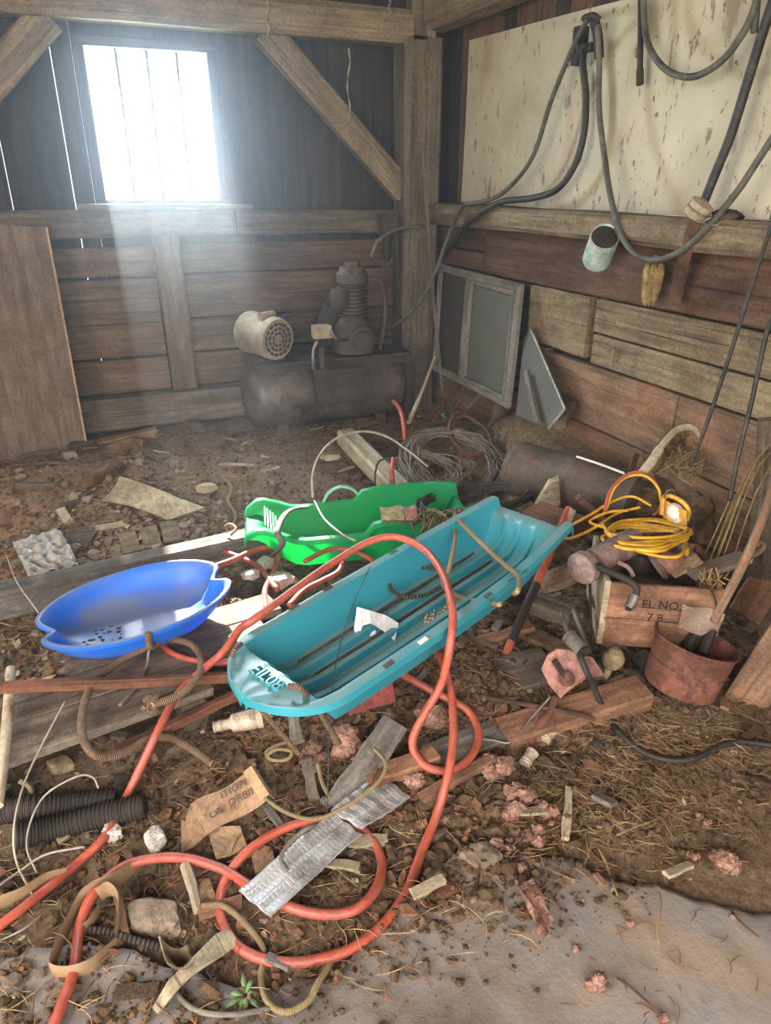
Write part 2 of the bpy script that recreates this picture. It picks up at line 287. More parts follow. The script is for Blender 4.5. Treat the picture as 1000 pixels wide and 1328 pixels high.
# ---------------------------------------------------------------- mesh collector
def spline(pts, n=8, closed=False):
    pts = [Vector(p) for p in pts]; out = []; L = len(pts)
    for i in range(L if closed else L-1):
        p0 = pts[(i-1) % L] if (closed or i > 0) else pts[0]*2-pts[1]
        p1, p2 = pts[i], pts[(i+1) % L]
        p3 = pts[(i+2) % L] if (closed or i+2 < L) else p2*2-p1
        for k in range(n):
            s = k/n
            out.append(0.5*((2*p1)+(p2-p0)*s+(2*p0-5*p1+4*p2-p3)*s*s+(3*p1-p0-3*p2+p3)*s**3))
    if not closed: out.append(pts[-1])
    return out
class MB:
    def __init__(s): s.v = []; s.f = []; s.g = []
    def add(s, vs, fs, gs=None):
        o = len(s.v); s.v += [Vector(v) for v in vs]; s.g += [Vector(g) for g in (gs or vs)]
        s.f += [tuple(i+o for i in f) for f in fs]; return s
    def plank(s, a, b, side, wd, th, seg=3, jit=.0, bev=.15, w2=None, go=None):
        """a board from a to b (centre line), wd wide along side, th thick, with worn edges"""
        a, b = Vector(a), Vector(b); ax = (b-a); L = ax.length; ax.normalize()
        sd = Vector(side); sd = (sd-ax*sd.dot(ax)).normalized(); nn = ax.cross(sd).normalized()
        go = go or Vector((random.uniform(0, 40), random.uniform(0, 40), random.uniform(0, 40)))
        vs, gs, fs = [], [], []; e = min(th, wd)*bev
        for i in range(seg+1):
            t_ = i/seg; c = a+ax*(L*t_); w_ = (wd+((w2 or wd)-wd)*t_)/2
            jj = jit if 0 < i < seg else jit*.3
            sh = [random.uniform(-jj, jj) for _ in range(4)]
            for (u, v, k) in ((-w_, -th/2+e, 0), (-w_+e, -th/2, 0), (w_-e, -th/2, 1), (w_, -th/2+e, 1), (w_, th/2-e, 1), (w_-e, th/2, 1), (-w_+e, th/2, 0), (-w_, th/2-e, 0)):
                u += sh[k]
                vs.append(c+sd*u+nn*v+ax*(random.uniform(-jit, jit)*.8 if i in (0, seg) else 0)); gs.append(go+Vector((L*t_, u, v)))
        for i in range(seg):
            for k in range(8): fs.append((i*8+k, i*8+(k+1) % 8, i*8+8+(k+1) % 8, i*8+8+k))
        fs.append(tuple(range(7, -1, -1))); fs.append(tuple(seg*8+k for k in range(8)))
        return s.add(vs, fs, gs)
    def box(s, c, size, rot=None):
        c = Vector(c); m_ = rot.to_3x3() if rot is not None else Matrix.Identity(3)
        return s.plank(c-m_ @ Vector((size[0]/2, 0, 0)), c+m_ @ Vector((size[0]/2, 0, 0)), m_ @ Vector((0, 1, 0)), size[1], size[2], 1, 0, .08)
    def tube(s, pts, r, sides=8, cap=True, closed=False, flat=1.0, flatdir=None):
        pts = [Vector(p) for p in pts]; n = len(pts); vs, gs, fs = [], [], []; L = 0
        rr = r if isinstance(r, (list, tuple)) else [r]*n
        if len(rr) != n: rr = [rr[min(len(rr)-1, int(i*len(rr)/n))] for i in range(n)]
        t0 = (pts[1]-pts[0]).normalized(); u = Vector(flatdir) if flatdir is not None else (Vector((0, 0, 1)) if abs(t0.z) < .9 else Vector((1, 0, 0)))
        off = random.uniform(0, 20)
        for i, p in enumerate(pts):
            if closed: tg = pts[(i+1) % n]-pts[i-1]
            else: tg = pts[min(n-1, i+1)]-pts[max(0, i-1)]
            if tg.length < 1e-9: tg = t0
            tg.normalize()
            if flatdir is not None: u = Vector(flatdir)
            u = u-tg*u.dot(tg)
            if u.length < 1e-5: u = tg.orthogonal()
            u.normalize(); v = tg.cross(u)
            if i: L += (p-pts[i-1]).length
            for k in range(sides):
                a = 2*math.pi*k/sides
                vs.append(p+u*(math.cos(a)*rr[i])+v*(math.sin(a)*rr[i]*flat)); gs.append((L+off, k/sides*.12, off))
        for i in range(n if closed else n-1):
            for k in range(sides):
                j = (i+1) % n
                fs.append((i*sides+k, i*sides+(k+1) % sides, j*sides+(k+1) % sides, j*sides+k))
        if cap and not closed: fs.append(tuple(range(sides-1, -1, -1))); fs.append(tuple((n-1)*sides+k for k in range(sides)))
        return s.add(vs, fs, gs)
    def lathe(s, prof, org, axis, sides=24, up=None, wob=0.0):
        """prof: (radius, distance along axis)"""
        org, ax = Vector(org), Vector(axis).normalized(); u = (Vector(up) if up is not None else ax.orthogonal()); u = (u-ax*u.dot(ax)).normalized(); v = ax.cross(u)
        vs, fs = [], []; n = len(prof)
        for (r, h) in prof:
            for k in range(sides):
                a = 2*math.pi*k/sides; q = r*(1+wob*math.sin(3*a+h*9)+wob*.6*math.sin(7*a+h*23))
                vs.append(org+ax*h+u*(math.cos(a)*q)+v*(math.sin(a)*q))
        for i in range(n-1):
            for k in range(sides): fs.append((i*sides+k, i*sides+(k+1) % sides, (i+1)*sides+(k+1) % sides, (i+1)*sides+k))
        if prof[0][0] > 1e-4: fs.append(tuple(range(sides-1, -1, -1)))
        if prof[-1][0] > 1e-4: fs.append(tuple((n-1)*sides+k for k in range(sides)))
        return s.add(vs, fs)
    def prism(s, poly, th):
        """flat outline with depth th (a vector)"""
        poly = [Vector(p) for p in poly]; th = Vector(th); n = len(poly)
        nn = Vector()
        for i in range(n): nn += poly[i].cross(poly[(i+1) % n])
        if nn.dot(th) < 0: poly.reverse()
        vs = poly+[p+th for p in poly]
        fs = [tuple(range(n-1, -1, -1)), tuple(range(n, 2*n))]+[(i, (i+1) % n, n+(i+1) % n, n+i) for i in range(n)]
        return s.add(vs, fs)
    def sheet(s, grid, th=.003, guv=None):
        """curved sheet through a grid of points, with thickness"""
        nu, nv = len(grid), len(grid[0]); g_ = [[Vector(p) for p in r_] for r_ in grid]; top, bot = [], []
        for i in range(nu):
            for j in range(nv):
                du = g_[min(nu-1, i+1)][j]-g_[max(0, i-1)][j]; dv = g_[i][min(nv-1, j+1)]-g_[i][max(0, j-1)]
                nn = du.cross(dv)
                nn = nn.normalized() if nn.length > 1e-9 else Vector((0, 0, 1))
                top.append(g_[i][j]+nn*(th/2)); bot.append(g_[i][j]-nn*(th/2))
        q = nu*nv; fs = []
        for i in range(nu-1):
            for j in range(nv-1):
                a = i*nv+j; fs.append((a, a+nv, a+nv+1, a+1)); fs.append((q+a, q+a+1, q+a+nv+1, q+a+nv))
        edge = [j for j in range(nv)]+[i*nv+nv-1 for i in range(1, nu)]+[(nu-1)*nv+j for j in range(nv-2, -1, -1)]+[i*nv for i in range(nu-2, 0, -1)]
        for k in range(len(edge)):
            a, b = edge[k], edge[(k+1) % len(edge)]; fs.append((a, b, q+b, q+a))
        gs = None
        if guv: k_ = random.uniform(0, 30); gs = [(guv[0]*i/(nu-1), guv[1]*j/(nv-1), k_) for i in range(nu) for j in range(nv)]*2
        return s.add(top+bot, fs, gs)
    def blob(s, c, rad, sub=3, amp=.25, freq=2.0, seed=0.0, rot=None, facet=0):
        me = ico(sub); c = Vector(c); m_ = rot.to_3x3() if rot is not None else Matrix.Identity(3); vs = []
        for p in me[0]:
            q = p.copy(); k = 1+amp*noise.fractal(p*freq+Vector((seed*7.3, seed*3.1, seed)), .8, 2.0, 4)
            if facet: k = min(k, facet/max(abs(p.x*1.1+p.y*.3), abs(p.y*1.05-p.z*.25), abs(p.z*1.1+.2*p.x), 1e-3))
            q = Vector((q.x*rad[0], q.y*rad[1], q.z*rad[2]))*k; vs.append(c+m_ @ q)
        return s.add(vs, me[1], [Vector(v)+Vector((seed, 0, 0)) for v in vs])
    def build(s, name, mat, parent=None, smooth=40, origin=None, loc=None):
        me = bpy.data.meshes.new(name)
        lo = Vector(map(min, zip(*s.v))); hi = Vector(map(max, zip(*s.v)))
        if parent is not None: org = base_of(parent)
        else: org = Vector(origin) if origin is not None else Vector(((lo.x+hi.x)/2, (lo.y+hi.y)/2, lo.z))
        me.from_pydata([v-org for v in s.v], [], s.f)
        at = me.attributes.new('g', 'FLOAT_VECTOR', 'POINT'); at.data.foreach_set('vector', [x for g in s.g for x in g])
        if smooth is not None:
            me.polygons.foreach_set('use_smooth', [True]*len(me.polygons))
            if smooth < 180: me.set_sharp_from_angle(angle=math.radians(smooth))
        me.materials.append(M[mat] if isinstance(mat, str) else mat); me.update()
        o = bpy.data.objects.new(name, me); C.objects.link(o)
        if parent is not None: o.parent = parent
        else: o.location = org
        o['_b'] = tuple(org)
        return o
def base_of(o): return Vector(o['_b'])
_ico = {}
def ico(sub):
    if sub not in _ico:
        import bmesh
        bm = bmesh.new(); bmesh.ops.create_icosphere(bm, subdivisions=sub, radius=1.0)
        bm.verts.ensure_lookup_table()
        _ico[sub] = ([v.co.copy() for v in bm.verts], [tuple(v.index for v in f.verts) for f in bm.faces]); bm.free()
    return _ico[sub]
def tag(o, label, cat, group=None):
    o['label'] = label; o['category'] = cat
    if group: o['group'] = group
    return o
def thing(name, label, cat, loc, group=None):
    o = bpy.data.objects.new(name, None); C.objects.link(o); o.location = loc; o['_b'] = tuple(loc); o.empty_display_size = .1
    return tag(o, label, cat, group)
def setting(name, loc=(0, 0, 0)):
    o = bpy.data.objects.new(name, None); C.objects.link(o); o.location = loc; o['_b'] = tuple(loc); o['kind'] = 'structure'; return o
def hose(name, pts, r, mat, label=None, cat=None, sides=10, n=10, parent=None, group=None, **kw):
    o = MB().tube(spline(pts, n), r, sides, **kw).build(name, mat, parent, 180)
    if label: tag(o, label, cat, group)
    return o
def wob(p, a): return Vector(p)+Vector((random.uniform(-a, a), random.uniform(-a, a), random.uniform(-a, a)))
# ================================================================ THE SETTING
X, Y, Z = Vector((1, 0, 0)), Vector((0, 1, 0)), Vector((0, 0, 1))
# dirt floor, a height field
def height_field(name, x0, x1, y0, y1, nx, ny, mat, fn):
    vs, fs = [], []
    for j in range(ny+1):
        for i in range(nx+1):
            x = x0+(x1-x0)*i/nx; y = y0+(y1-y0)*j/ny; vs.append((x, y, fn(x, y)))
    for j in range(ny):
        for i in range(nx):
            a = j*(nx+1)+i; fs.append((a, a+1, a+nx+2, a+nx+1))
    return MB().add(vs, fs).build(name, mat, None, 180, origin=(0, 0, 0))
fl = height_field('floor', -2.4, 2.7, -1.9, 4.95, 220, 280, 'dirt', ground); fl['kind'] = 'structure'
yard = MB().add([(-30, -30, -.12), (30, -30, -.12), (30, 30, -.12), (-30, 30, -.12)], [(0, 1, 2, 3)]).build('ground', stuffm('yard_grass', '5d7038', '8a9a55', '6a6a3a', 1.5, .95, 0), None, None); yard['kind'] = 'structure'
# worn slab in front: broken edge
edge = [(-20, 1262), (40, 1232), (110, 1225), (160, 1232), (230, 1262), (330, 1290), (430, 1262), (500, 1200), (560, 1130), (600, 1098), (660, 1108), (700, 1113), (745, 1120), (775, 1140), (820, 1150), (850, 1151), (895, 1170), (935, 1178), (1010, 1192)]
ep = [P(x, y, .01) for x, y in edge]; fine_ = []
for i in range(len(ep)-1):
    for k in range(4):
        q = ep[i].lerp(ep[i+1], k/4); fine_.append(Vector((q.x, q.y+random.uniform(-.01, .01), 0)))
fine_.append(ep[-1]); fine_ += [Vector((2.6, .55, 0)), Vector((2.6, -1.4, 0)), Vector((-1.6, -1.4, 0)), Vector((-1.6, 1.2, 0))]
# the slab's top runs back from that edge in strips, a little uneven
mb = MB(); rows = 40
front = [Vector((p.x, p.y, 0)) for p in fine_[:-3]]
for i, p in enumerate(front):
    q = Vector((p.x, -1.4, 0))
    for k in range(rows+1):
        s_ = p.lerp(q, max(0, (k-1)/(rows-1))**1.3); z = .018+.006*noise.noise((s_.x*3.3, s_.y*3.3, 2.2))+.004*noise.noise((s_.x*15, s_.y*15, 1.2))
        if k == 0: s_ = p+Vector((0, .012, 0)); z = -.05
        mb.v.append(Vector((s_.x, s_.y, z))); mb.g.append(Vector((s_.x, s_.y, z)))
EDGE += [(p.x, p.y) for p in front]
for i in range(len(front)-1):
    for k in range(rows): a = i*(rows+1)+k; mb.f.append((a, a+1, a+rows+2, a+rows+1))
sl = mb.build('trim_1', 'concrete', None, 180); sl['kind'] = 'structure'; sl['label'] = 'dusty worn concrete slab along the front'
# ---- back wall
YB = 4.75
wb = setting('wall_back', (0.5, YB, 0))
WX0, WX1, WZ0, WZ1 = .215, .868, 1.535, 2.292      # window hole
xs = -2.35; edges = []
seams = [-.285, .045, WX0-.06, WX1+.06, 1.105, 1.44, 1.90, 2.30]    # where light shows between boards
while xs < 2.4:
    nx = xs+random.uniform(.20, .27)
    for sm in seams:
        if xs < sm-.03 and nx > sm-.12: nx = sm; break
    edges.append((xs, nx)); xs = nx+random.uniform(.0002, .001)+(.0019 if nx in (-.285, .045, 1.105, 1.44, 1.90) else 0)
HX, HZ = .421, 2.815      # out-of-view gap added in the siding to let one spot of sun through
def vboard(x0, x1, z0, z1, y=YB+.09):
    if x0 < HX < x1 and z1 > 3 and z0 < HZ:
        vboard(x0, x1, z0, HZ-.03) if z0 < HZ-.03 else None; vboard(x0, x1, HZ+.03, 3.19); return
    MB().plank((.5*(x0+x1), y, z0), (.5*(x0+x1), y, z1), X, x1-x0, .024, 3, .0004, .08).build('board', 'siding', wb)
for (x0, x1) in edges:
    if x1 > WX0-.03 and x0 < WX1+.03:
        if x0 < WX0-.03: vboard(x0, WX0-.03, 0, 3.2)
        if x1 > WX1+.03: vboard(WX1+.03, x1, 0, 3.2)
        a, c_ = max(x0, WX0-.03), min(x1, WX1+.03)
        if c_-a > .01: vboard(a, c_, 0, WZ0-.01); vboard(a, c_, WZ1+.01, 3.2)
    else: vboard(x0, x1, 0, 3.2)
def piece(name, a, b, side, wd, th, mat, par, seg=4, jit=.004, bev=.12, lab=None, **k):
    o = MB().plank(a, b, side, wd, th, seg, jit, bev, **k).build(name, mat, par)
    if lab: o['label'] = lab
    return o
piece('girt', (-2.3, YB-.015, 1.40), (.93, YB-.015, 1.412), Z, .145, .15, 'timber_dark', wb, 6, .006)
piece('girt', (.94, YB-.01, 1.40), (2.05, YB-.01, 1.395), Z, .14, .14, 'timber_dark', wb, 5, .006)
piece('sill_board', (.05, YB-.03, 1.497), (1.05, YB-.03, 1.487), Z, .035, .12, 'timber_dark', wb, 4, .002)
rows_ = [(1.278, 1.105), (1.10, .832), (.827, .62), (.615, .40)]
for (x0, x1, dj) in ((-2.2, .44, 0), (.60, 2.05, .008)):
    for (z1, z0) in rows_:
        piece('plank', (x0, YB+.03, (z0+z1)/2+dj), (x1, YB+.03, (z0+z1)/2+random.uniform(-.004, .006)), Z, z1-z0-.006, .045, 'stall', wb, 4, .003, .1)
piece('stud', (.53, YB-.005, .40), (.52, YB+.02, 1.33), X, .155, .10, 'stall', wb, 4, .004)
piece('sill_beam', (-2.2, YB-.03, .285), (2.05, YB-.03, .295), Z, .21, .16, 'timber_dark', wb, 6, .006)
piece('plank', (-2.2, YB+.02, .09), (2.1, YB+.02, .09), Z, .18, .05, 'siding', wb, 3, .004)
piece('tie_beam', (-2.3, YB-.10, 2.465), (2.20, YB-.10, 2.465), Z, .17, .20, 'timber', wb, 8, .005, .22, 'squared timber across the top with a pale worn edge')
piece('tie_beam', (-2.3, YB-.02, 2.80), (HX-.04, YB-.02, 2.80), Z, .30, .08, 'siding', wb, 5, .002)  # parted to keep the added sun gap clear
piece('tie_beam', (HX+.04, YB-.02, 2.80), (2.3, YB-.02, 2.80), Z, .30, .08, 'siding', wb, 5, .002)
d1 = [B(348, 45, 4.68), B(520, 245, 4.68)]
piece('brace', d1[0]+(d1[0]-d1[1])*.03, d1[1]+(d1[1]-d1[0])*.02, X, .15, .10, 'timber', wb, 5, .004)
d2 = [B(62, 22, 4.68), B(-25, 125, 4.68)]
piece('brace', d2[0], d2[1]+(d2[1]-d2[0])*1.2, X, .16, .10, 'timber', wb, 5, .004)
piece('corner_post', (2.14, 4.66, -.05), (2.14, 4.66, 2.42), X, .255, .22, 'timber_dark', wb, 6, .006, .12)
piece('post_cap', (2.10, 4.60, 2.40), (2.10, 4.60, 2.72), X, .11, .10, 'timber_dark', wb, 2, .003)
# ---- window
w1 = setting('window_1', ((WX0+WX1)/2, YB+.08, WZ0))
fr = bpy.data.objects.new('window_frame', None); C.objects.link(fr); fr.parent = w1; fr['_b'] = w1['_b']
for a, b_, s_ in (((WX0-.025, YB+.06, WZ0-.05), (WX0-.025, YB+.06, WZ1+.05), X), ((WX1+.025, YB+.06, WZ0-.05), (WX1+.025, YB+.06, WZ1+.05), X)):
    MB().plank(a, b_, s_, .05, .09, 3, .001).build('jamb', 'siding', fr)
for z in (WZ0-.025, WZ1+.025): MB().plank((WX0-.05, YB+.055, z), (WX1+.05, YB+.055, z), Z, .05, .10, 3, .001).build('rail', 'siding', fr)
for k in range(1, 4):
    x = WX0+(WX1-WX0)*k/4
    MB().plank((x, YB+.07, WZ0), (x, YB+.07, WZ1), X, .014, .03, 2, 0).build('glazing_bar', 'siding', w1)
for k in range(4):
    x0, x1 = WX0+(WX1-WX0)*k/4+.004, WX0+(WX1-WX0)*(k+1)/4-.004
    MB().prism([(x0, YB+.07, WZ0), (x1, YB+.07, WZ0), (x1, YB+.07, WZ1), (x0, YB+.07, WZ1)], (0, .003, 0)).build('pane', 'pane', w1, None)
# ---- right wall
XR = 2.3
wr = setting('wall_right', (XR, 2.5, 0))
y = 4.86
while y > -1.9:
    d = random.uniform(.13, .21)
    if y < 1.2: d *= 2
    MB().plank((XR+.085, y-d/2, 1.2), (XR+.085, y-d/2, 3.2), Y, d-.003, .025, 3, .001, .1).build('board', 'redwall' if random.random() < .7 else 'siding', wr)
    y -= d
piece('ledge_beam', (XR-.045, 4.62, 1.445), (XR-.035, -1.8, 1.43), Z, .125, .22, 'dustbeam', wr, 16, .009, .16, 'dusty horizontal ledge beam below the cream sheet')
piece('plate_beam', (XR-.08, 4.6, 2.56), (XR-.06, -1.8, 2.56), Z, .22, .2, 'timber', wr, 8, .005, .2)
def hplank(y0, y1, z0, z1, mat, dx=0): piece('plank', (XR+.035+dx, y0, (z0+z1)/2), (XR+.035+dx, y1, (z0+z1)/2), Z, z1-z0-.006, .05, mat, wr, 5, .0035, .1)
hplank(4.7, 4.02, 1.24, 1.385, 'redwall', .012); hplank(4.7, 4.05, 1.12, 1.235, 'redwall', .01)
hplank(4.015, -1.8, 1.115, 1.385, 'redwall')
hplank(4.7, 3.50, .80, 1.11, 'siding', .01); hplank(3.49, 2.965, .805, 1.11, 'tanwall', .004)
hplank(2.905, -1.8, .945, 1.11, 'tanwall'); hplank(2.905, -1.8, .79, .94, 'tanwall', .004)
hplank(4.7, 3.3, .50, .795, 'rustwall', .008); hplank(3.295, 2.29, .475, .782, 'rustwall'); hplank(2.285, -1.8, .475, .782, 'rustwall', .005)
hplank(4.7, -1.8, .19, .47, 'rustwall', .004); hplank(4.7, -1.8, -.1, .185, 'stall', .006)
piece('backing_board', (XR+.09, 4.7, .55), (XR+.09, -1.8, .55), Z, 1.3, .02, 'siding', wr, 4, 0, .1)
# ---- left wall, wall with the open doorway behind the viewer, roof boards
wl = setting('wall_left', (-2.35, 1.5, 0))
y = 4.8
while y > -1.9: MB().plank((-2.38, y-.15, 2.75 if -1.1 < y-.15 < 1.25 else 0), (-2.38, y-.15, 3.2), Y, .297, .03, 2, .001).build('board', 'siding', wl); y -= .3  # unseen boards cut short to let the added side fill in
wf = setting('wall_front', (0, -1.85, 0))
for x in np.arange(-2.3, 2.4, .3):
    z0 = 2.95 if -1.5 < x < 1.2 else 0
    MB().plank((x, -1.88, z0), (x, -1.88, 3.2), X, .297, .03, 2, .001).build('board', 'siding', wf)
ce = setting('ceiling', (0, 1.5, 3.2))
for x in np.arange(-2.3, 2.5, .3): MB().plank((x, -1.9, 3.2), (x, 4.9, 3.2), X, .298, .03, 2, .001).build('board', 'siding', ce)
# haze in the air of the room
m, t, b = nt('glow_haze'); t.nodes.remove(b)
vs_ = N(t, 'ShaderNodeVolumeScatter'); vs_.inputs['Color'].default_value = (.85, .93, 1, 1); vs_.inputs['Anisotropy'].default_value = .35
ge = N(t, 'ShaderNodeNewGeometry'); ds = N(t, 'ShaderNodeVectorMath', operation='DISTANCE'); ds.inputs[1].default_value = (.54, 4.7, 1.8); t.links.new(ge.outputs['Position'], ds.inputs[0])
mr = N(t, 'ShaderNodeMapRange', interpolation_type='SMOOTHSTEP'); mr.inputs[1].default_value = 1.5; mr.inputs[2].default_value = .2; mr.inputs[3].default_value = .011; mr.inputs[4].default_value = .085
t.links.new(ds.outputs['Value'], mr.inputs[0]); t.links.new(mr.outputs[0], vs_.inputs['Density'])   # density raised at the window to imitate its glow
t.links.new(vs_.outputs[0], t.nodes['Material Output'].inputs['Volume'])
hz = MB().add([(x, y, z) for x in (-2.3, 2.25) for y in (.9, 4.72) for z in (-.1, 3.1)], [(0, 1, 3, 2), (4, 6, 7, 5), (0, 4, 5, 1), (2, 3, 7, 6), (0, 2, 6, 4), (1, 5, 7, 3)]).build('haze', m, None, None)
hz['kind'] = 'stuff'; hz['label'] = 'thin haze in the air, thickened to imitate the window glow'; hz['category'] = 'haze'
# ================================================================ THINGS: back of the barn
def text(name, s, org, xd, yd, size, ext, mat, parent, align='CENTER'):
    cu = bpy.data.curves.new(name, 'FONT'); cu.body = s; cu.size = size; cu.extrude = ext; cu.align_x = align; cu.align_y = 'CENTER'; cu.resolution_u = 3
    tmp = bpy.data.objects.new(name, cu); me = bpy.data.meshes.new_from_object(tmp); bpy.data.objects.remove(tmp)
    o = bpy.data.objects.new(name, me); C.objects.link(o); me.materials.clear(); me.materials.append(M[mat])
    xd = Vector(xd).normalized(); yd = Vector(yd); yd = (yd-xd*yd.dot(xd)).normalized(); zd = xd.cross(yd)
    mw = Matrix.Translation(Vector(org)) @ Matrix((xd, yd, zd)).transposed().to_4x4()
    o.parent = parent; o.matrix_local = Matrix.Translation(-base_of(parent)) @ mw
    return o
# plywood sheet leaning on the back wall
tl, tr_, br_, bl = Vector((-.75, 4.60, 1.45)), Vector((-.13, 4.60, 1.40)), Vector((-.125, 4.42, .12)), Vector((-.75, 4.42, .10))
ps = thing('plywood_sheet', 'large brown plywood sheet leaning on the back wall beside the window', 'plywood', (-.45, 4.42, .1))
mb = MB().prism([tl, tr_, br_, bl], (0, -.014, 0)); mb.g = [Vector((v.z*1.2, v.x, 0)) for v in mb.v]; mb.build('sheet', 'ply', ps, None)
MB().plank(tr_+Vector((.006, -.008, 0)), br_+Vector((.006, -.008, 0)), X, .012, .017, 4, .001).build('split_edge', 'plyedge', ps)['label'] = 'pale split edge strip'
def board(name, label, cat, a, b, side, wd, th, mat, seg=4, jit=.004, group=None, bev=.12, **k):
    return tag(MB().plank(a, b, side, wd, th, seg, jit, bev, **k).build(name, mat), label, cat, group)
board('batten', 'short pale batten lying on the dirt along the foot of the back wall', 'board', (-.35, 4.50, .11), B(204, 562, 4.50)+Vector((0, 0, .0)), Y, .09, .075, 'newwood')
def rock(name, label, cat, c, rad, mat='stone', seed=1.0, amp=.3, facet=.8, rot=0, sub=3, group=None):
    return tag(MB().blob(c, rad, sub, amp, 1.4, seed, Matrix.Rotation(rot, 3, 'Z'), facet).build(name, mat, None, 30), label, cat, group)
rock('stone', 'dark brown stone against the foot of the plywood sheet', 'stone', G(104, 578, .03), (.09, .07, .05), 'darkstone', 2, rot=.6)
rock('stone', 'small pale brown stone left of the dark one by the plywood', 'stone', G(90, 591, .02), (.05, .04, .04), 'stone', 3)
rock('stone', 'round grey stone on the dirt under the back wall sill', 'stone', G(253, 553, .03), (.075, .06, .05), 'darkstone', 4)
# ---- air compressor
cx, cyy, cz = 1.36, 4.38, .40
ac = thing('air_compressor', 'old dusty piston air compressor with grey tank in the back corner', 'compressor', (cx, cyy, .17))
rt = .215; x0, x1 = .83, 1.93
prof = [(0, 0)]+[(rt*math.sin(a), .11*(1-math.cos(a))) for a in np.linspace(.15, math.pi/2, 7)]+[(rt, .2), (rt, .55), (rt, .8)]+[(rt*math.sin(a), (x1-x0)-.11*(1-math.cos(a))) for a in np.linspace(math.pi/2, .15, 7)]+[(0, x1-x0)]
MB().lathe(prof, (x0, cyy, cz), X, 36).build('tank', 'greytank', ac)
MB().lathe([(.045, 0), (.045, .012), (.03, .018), (.03, .035), (0, .036)], (1.12, cyy-.205, .33), -Y, 12).build('drain_plug', 'iron', ac)
for x in (1.05, 1.72):
    for s_ in (-1, 1):
        MB().plank((x, cyy+s_*.13, .16), (x, cyy+s_*.10, .27), X, .07, .02, 1, 0).build('foot', 'iron', ac)
MB().plank((.88, cyy-.05, .625), (1.9, cyy-.05, .625), Y, .30, .018, 3, .001).build('mounting_plate', 'iron', ac)
for y_ in (-.13, .13): MB().plank((.90, cyy+y_, .59), (1.9, cyy+y_, .59), Z, .07, .02, 2, 0).build('saddle_bracket', 'iron', ac)
MB().prism([B(407, 480, 4.06), B(472, 477, 4.06), B(473, 520, 4.06), B(412, 523, 4.06)], (0, .012, 0)).build('front_plate', 'iron', ac, None)['label'] = 'square brown plate on the front'
# motor, fan end towards the viewer
mc = B(359, 440, 4.16); ax = Vector((-.42, .88, .06)).normalized(); mr_ = .125
MB().lathe([(mr_*.92, -.005), (mr_, .012), (mr_, .05), (mr_*.97, .055), (mr_*.97, .21), (mr_, .215), (mr_, .25), (mr_*.8, .275), (0, .28)], mc, ax, 32).build('motor_housing', 'motor', ac)
fan = MB().lathe([(.118, 0), (.118, .006), (0, .0065)], mc+ax*-.012, ax, 32).build('fan_cover', 'motor', ac)
u_ = ax.cross(Z).normalized(); v_ = u_.cross(ax)
for (r0, r1, n_) in ((.03, .045, 8), (.055, .071, 12), (.082, .099, 16)):
    for k in range(n_):
        a0, a1 = 2*math.pi*(k+.12)/n_, 2*math.pi*(k+.88)/n_; o_ = mc+ax*-.0128
        q = [o_+(u_*math.cos(a)+v_*math.sin(a))*r for r, a in ((r0, a0), (r1, a0), (r1, (a0+a1)/2), (r1, a1), (r0, a1), (r0, (a0+a1)/2))]
        MB().prism(q, -ax*.0012).build('vent_slot', 'black', fan, None)
MB().lathe([(.024, 0), (.024, .10), (.018, .11), (0, .11)], mc+ax*.06+Vector((-.015, 0, .128))-u_*.05, u_, 14).build('capacitor_cover', 'motor', ac)
MB().box(mc+ax*.09-u_*-.128, (.03, .09, .09), Matrix.Rotation(.44, 3, 'Z')).build('terminal_box', 'motor', ac)
for s_ in (-1, 1): MB().plank(mc+ax*.05+u_*s_*.08-Z*.14, mc+ax*.24+u_*s_*.08-Z*.14, u_, .03, .05, 1, 0).build('motor_foot', 'iron', ac)
# pump
pc = B(463, 455, 4.18); px_, pz = pc.x, .66
MB().lathe([(.13, 0), (.135, .03), (.12, .09), (.115, .16), (.085, .20), (.075, .215)], (px_, 4.24, pz), Z, 20, wob=.02).build('crankcase', 'iron', ac)
MB().lathe([(.085, 0), (.085, .015), (.06, .02), (.055, .035), (0, .036)], (px_+.01, 4.13, pz+.085), -Y, 20).build('crankcase_cover', 'iron', ac)
zb = pz+.215; fn = MB()
prof = [(.066, 0)]
for k in range(8): prof += [(.066, k*.023+.006), (.098, k*.023+.008), (.098, k*.023+.013), (.066, k*.023+.015)]
prof += [(.066, .19)]
MB().lathe(prof, (px_, 4.24, zb), Z, 24).build('finned_cylinder', 'iron', ac)
hd = MB().lathe([(.085, 0), (.095, .01), (.095, .06), (.08, .075), (.075, .10), (.05, .105), (.045, .13), (0, .13)], (px_, 4.24, zb+.19), Z, 16, wob=.05).build('cylinder_head', 'iron', ac)
for k in range(6):
    a = k*math.pi/3; MB().lathe([(.012, 0), (.012, .012), (0, .013)], (px_+.07*math.cos(a), 4.24+.07*math.sin(a), zb+.265), Z, 6).build('head_bolt', 'iron', hd)
MB().lathe([(.05, 0), (.055, .02), (.055, .09), (.045, .11), (0, .11)], (px_-.10, 4.2, zb+.06), Z, 14, wob=.04).build('air_filter', 'iron', ac)
MB().lathe([(.16, 0), (.17, .004), (.17, .03), (.16, .034), (.03, .034), (.03, .0)], (px_-.02, 4.36, pz+.16), Y, 28).build('flywheel', 'black', ac)
belt = [Vector((px_-.02-.16, 4.38, pz+.26)), Vector((mc.x-.02, 4.38, mc.z+.06)), Vector((mc.x-.06, 4.38, mc.z)), Vector((mc.x-.02, 4.38, mc.z-.06)), Vector((px_-.05, 4.38, pz-.02)), Vector((px_+.13, 4.38, pz+.06)), Vector((px_+.13, 4.38, pz+.26)), Vector((px_-.02, 4.38, pz+.33))]
MB().tube(spline(belt, 5, True), .009, 6, closed=True).build('drive_belt', 'rubber', ac)
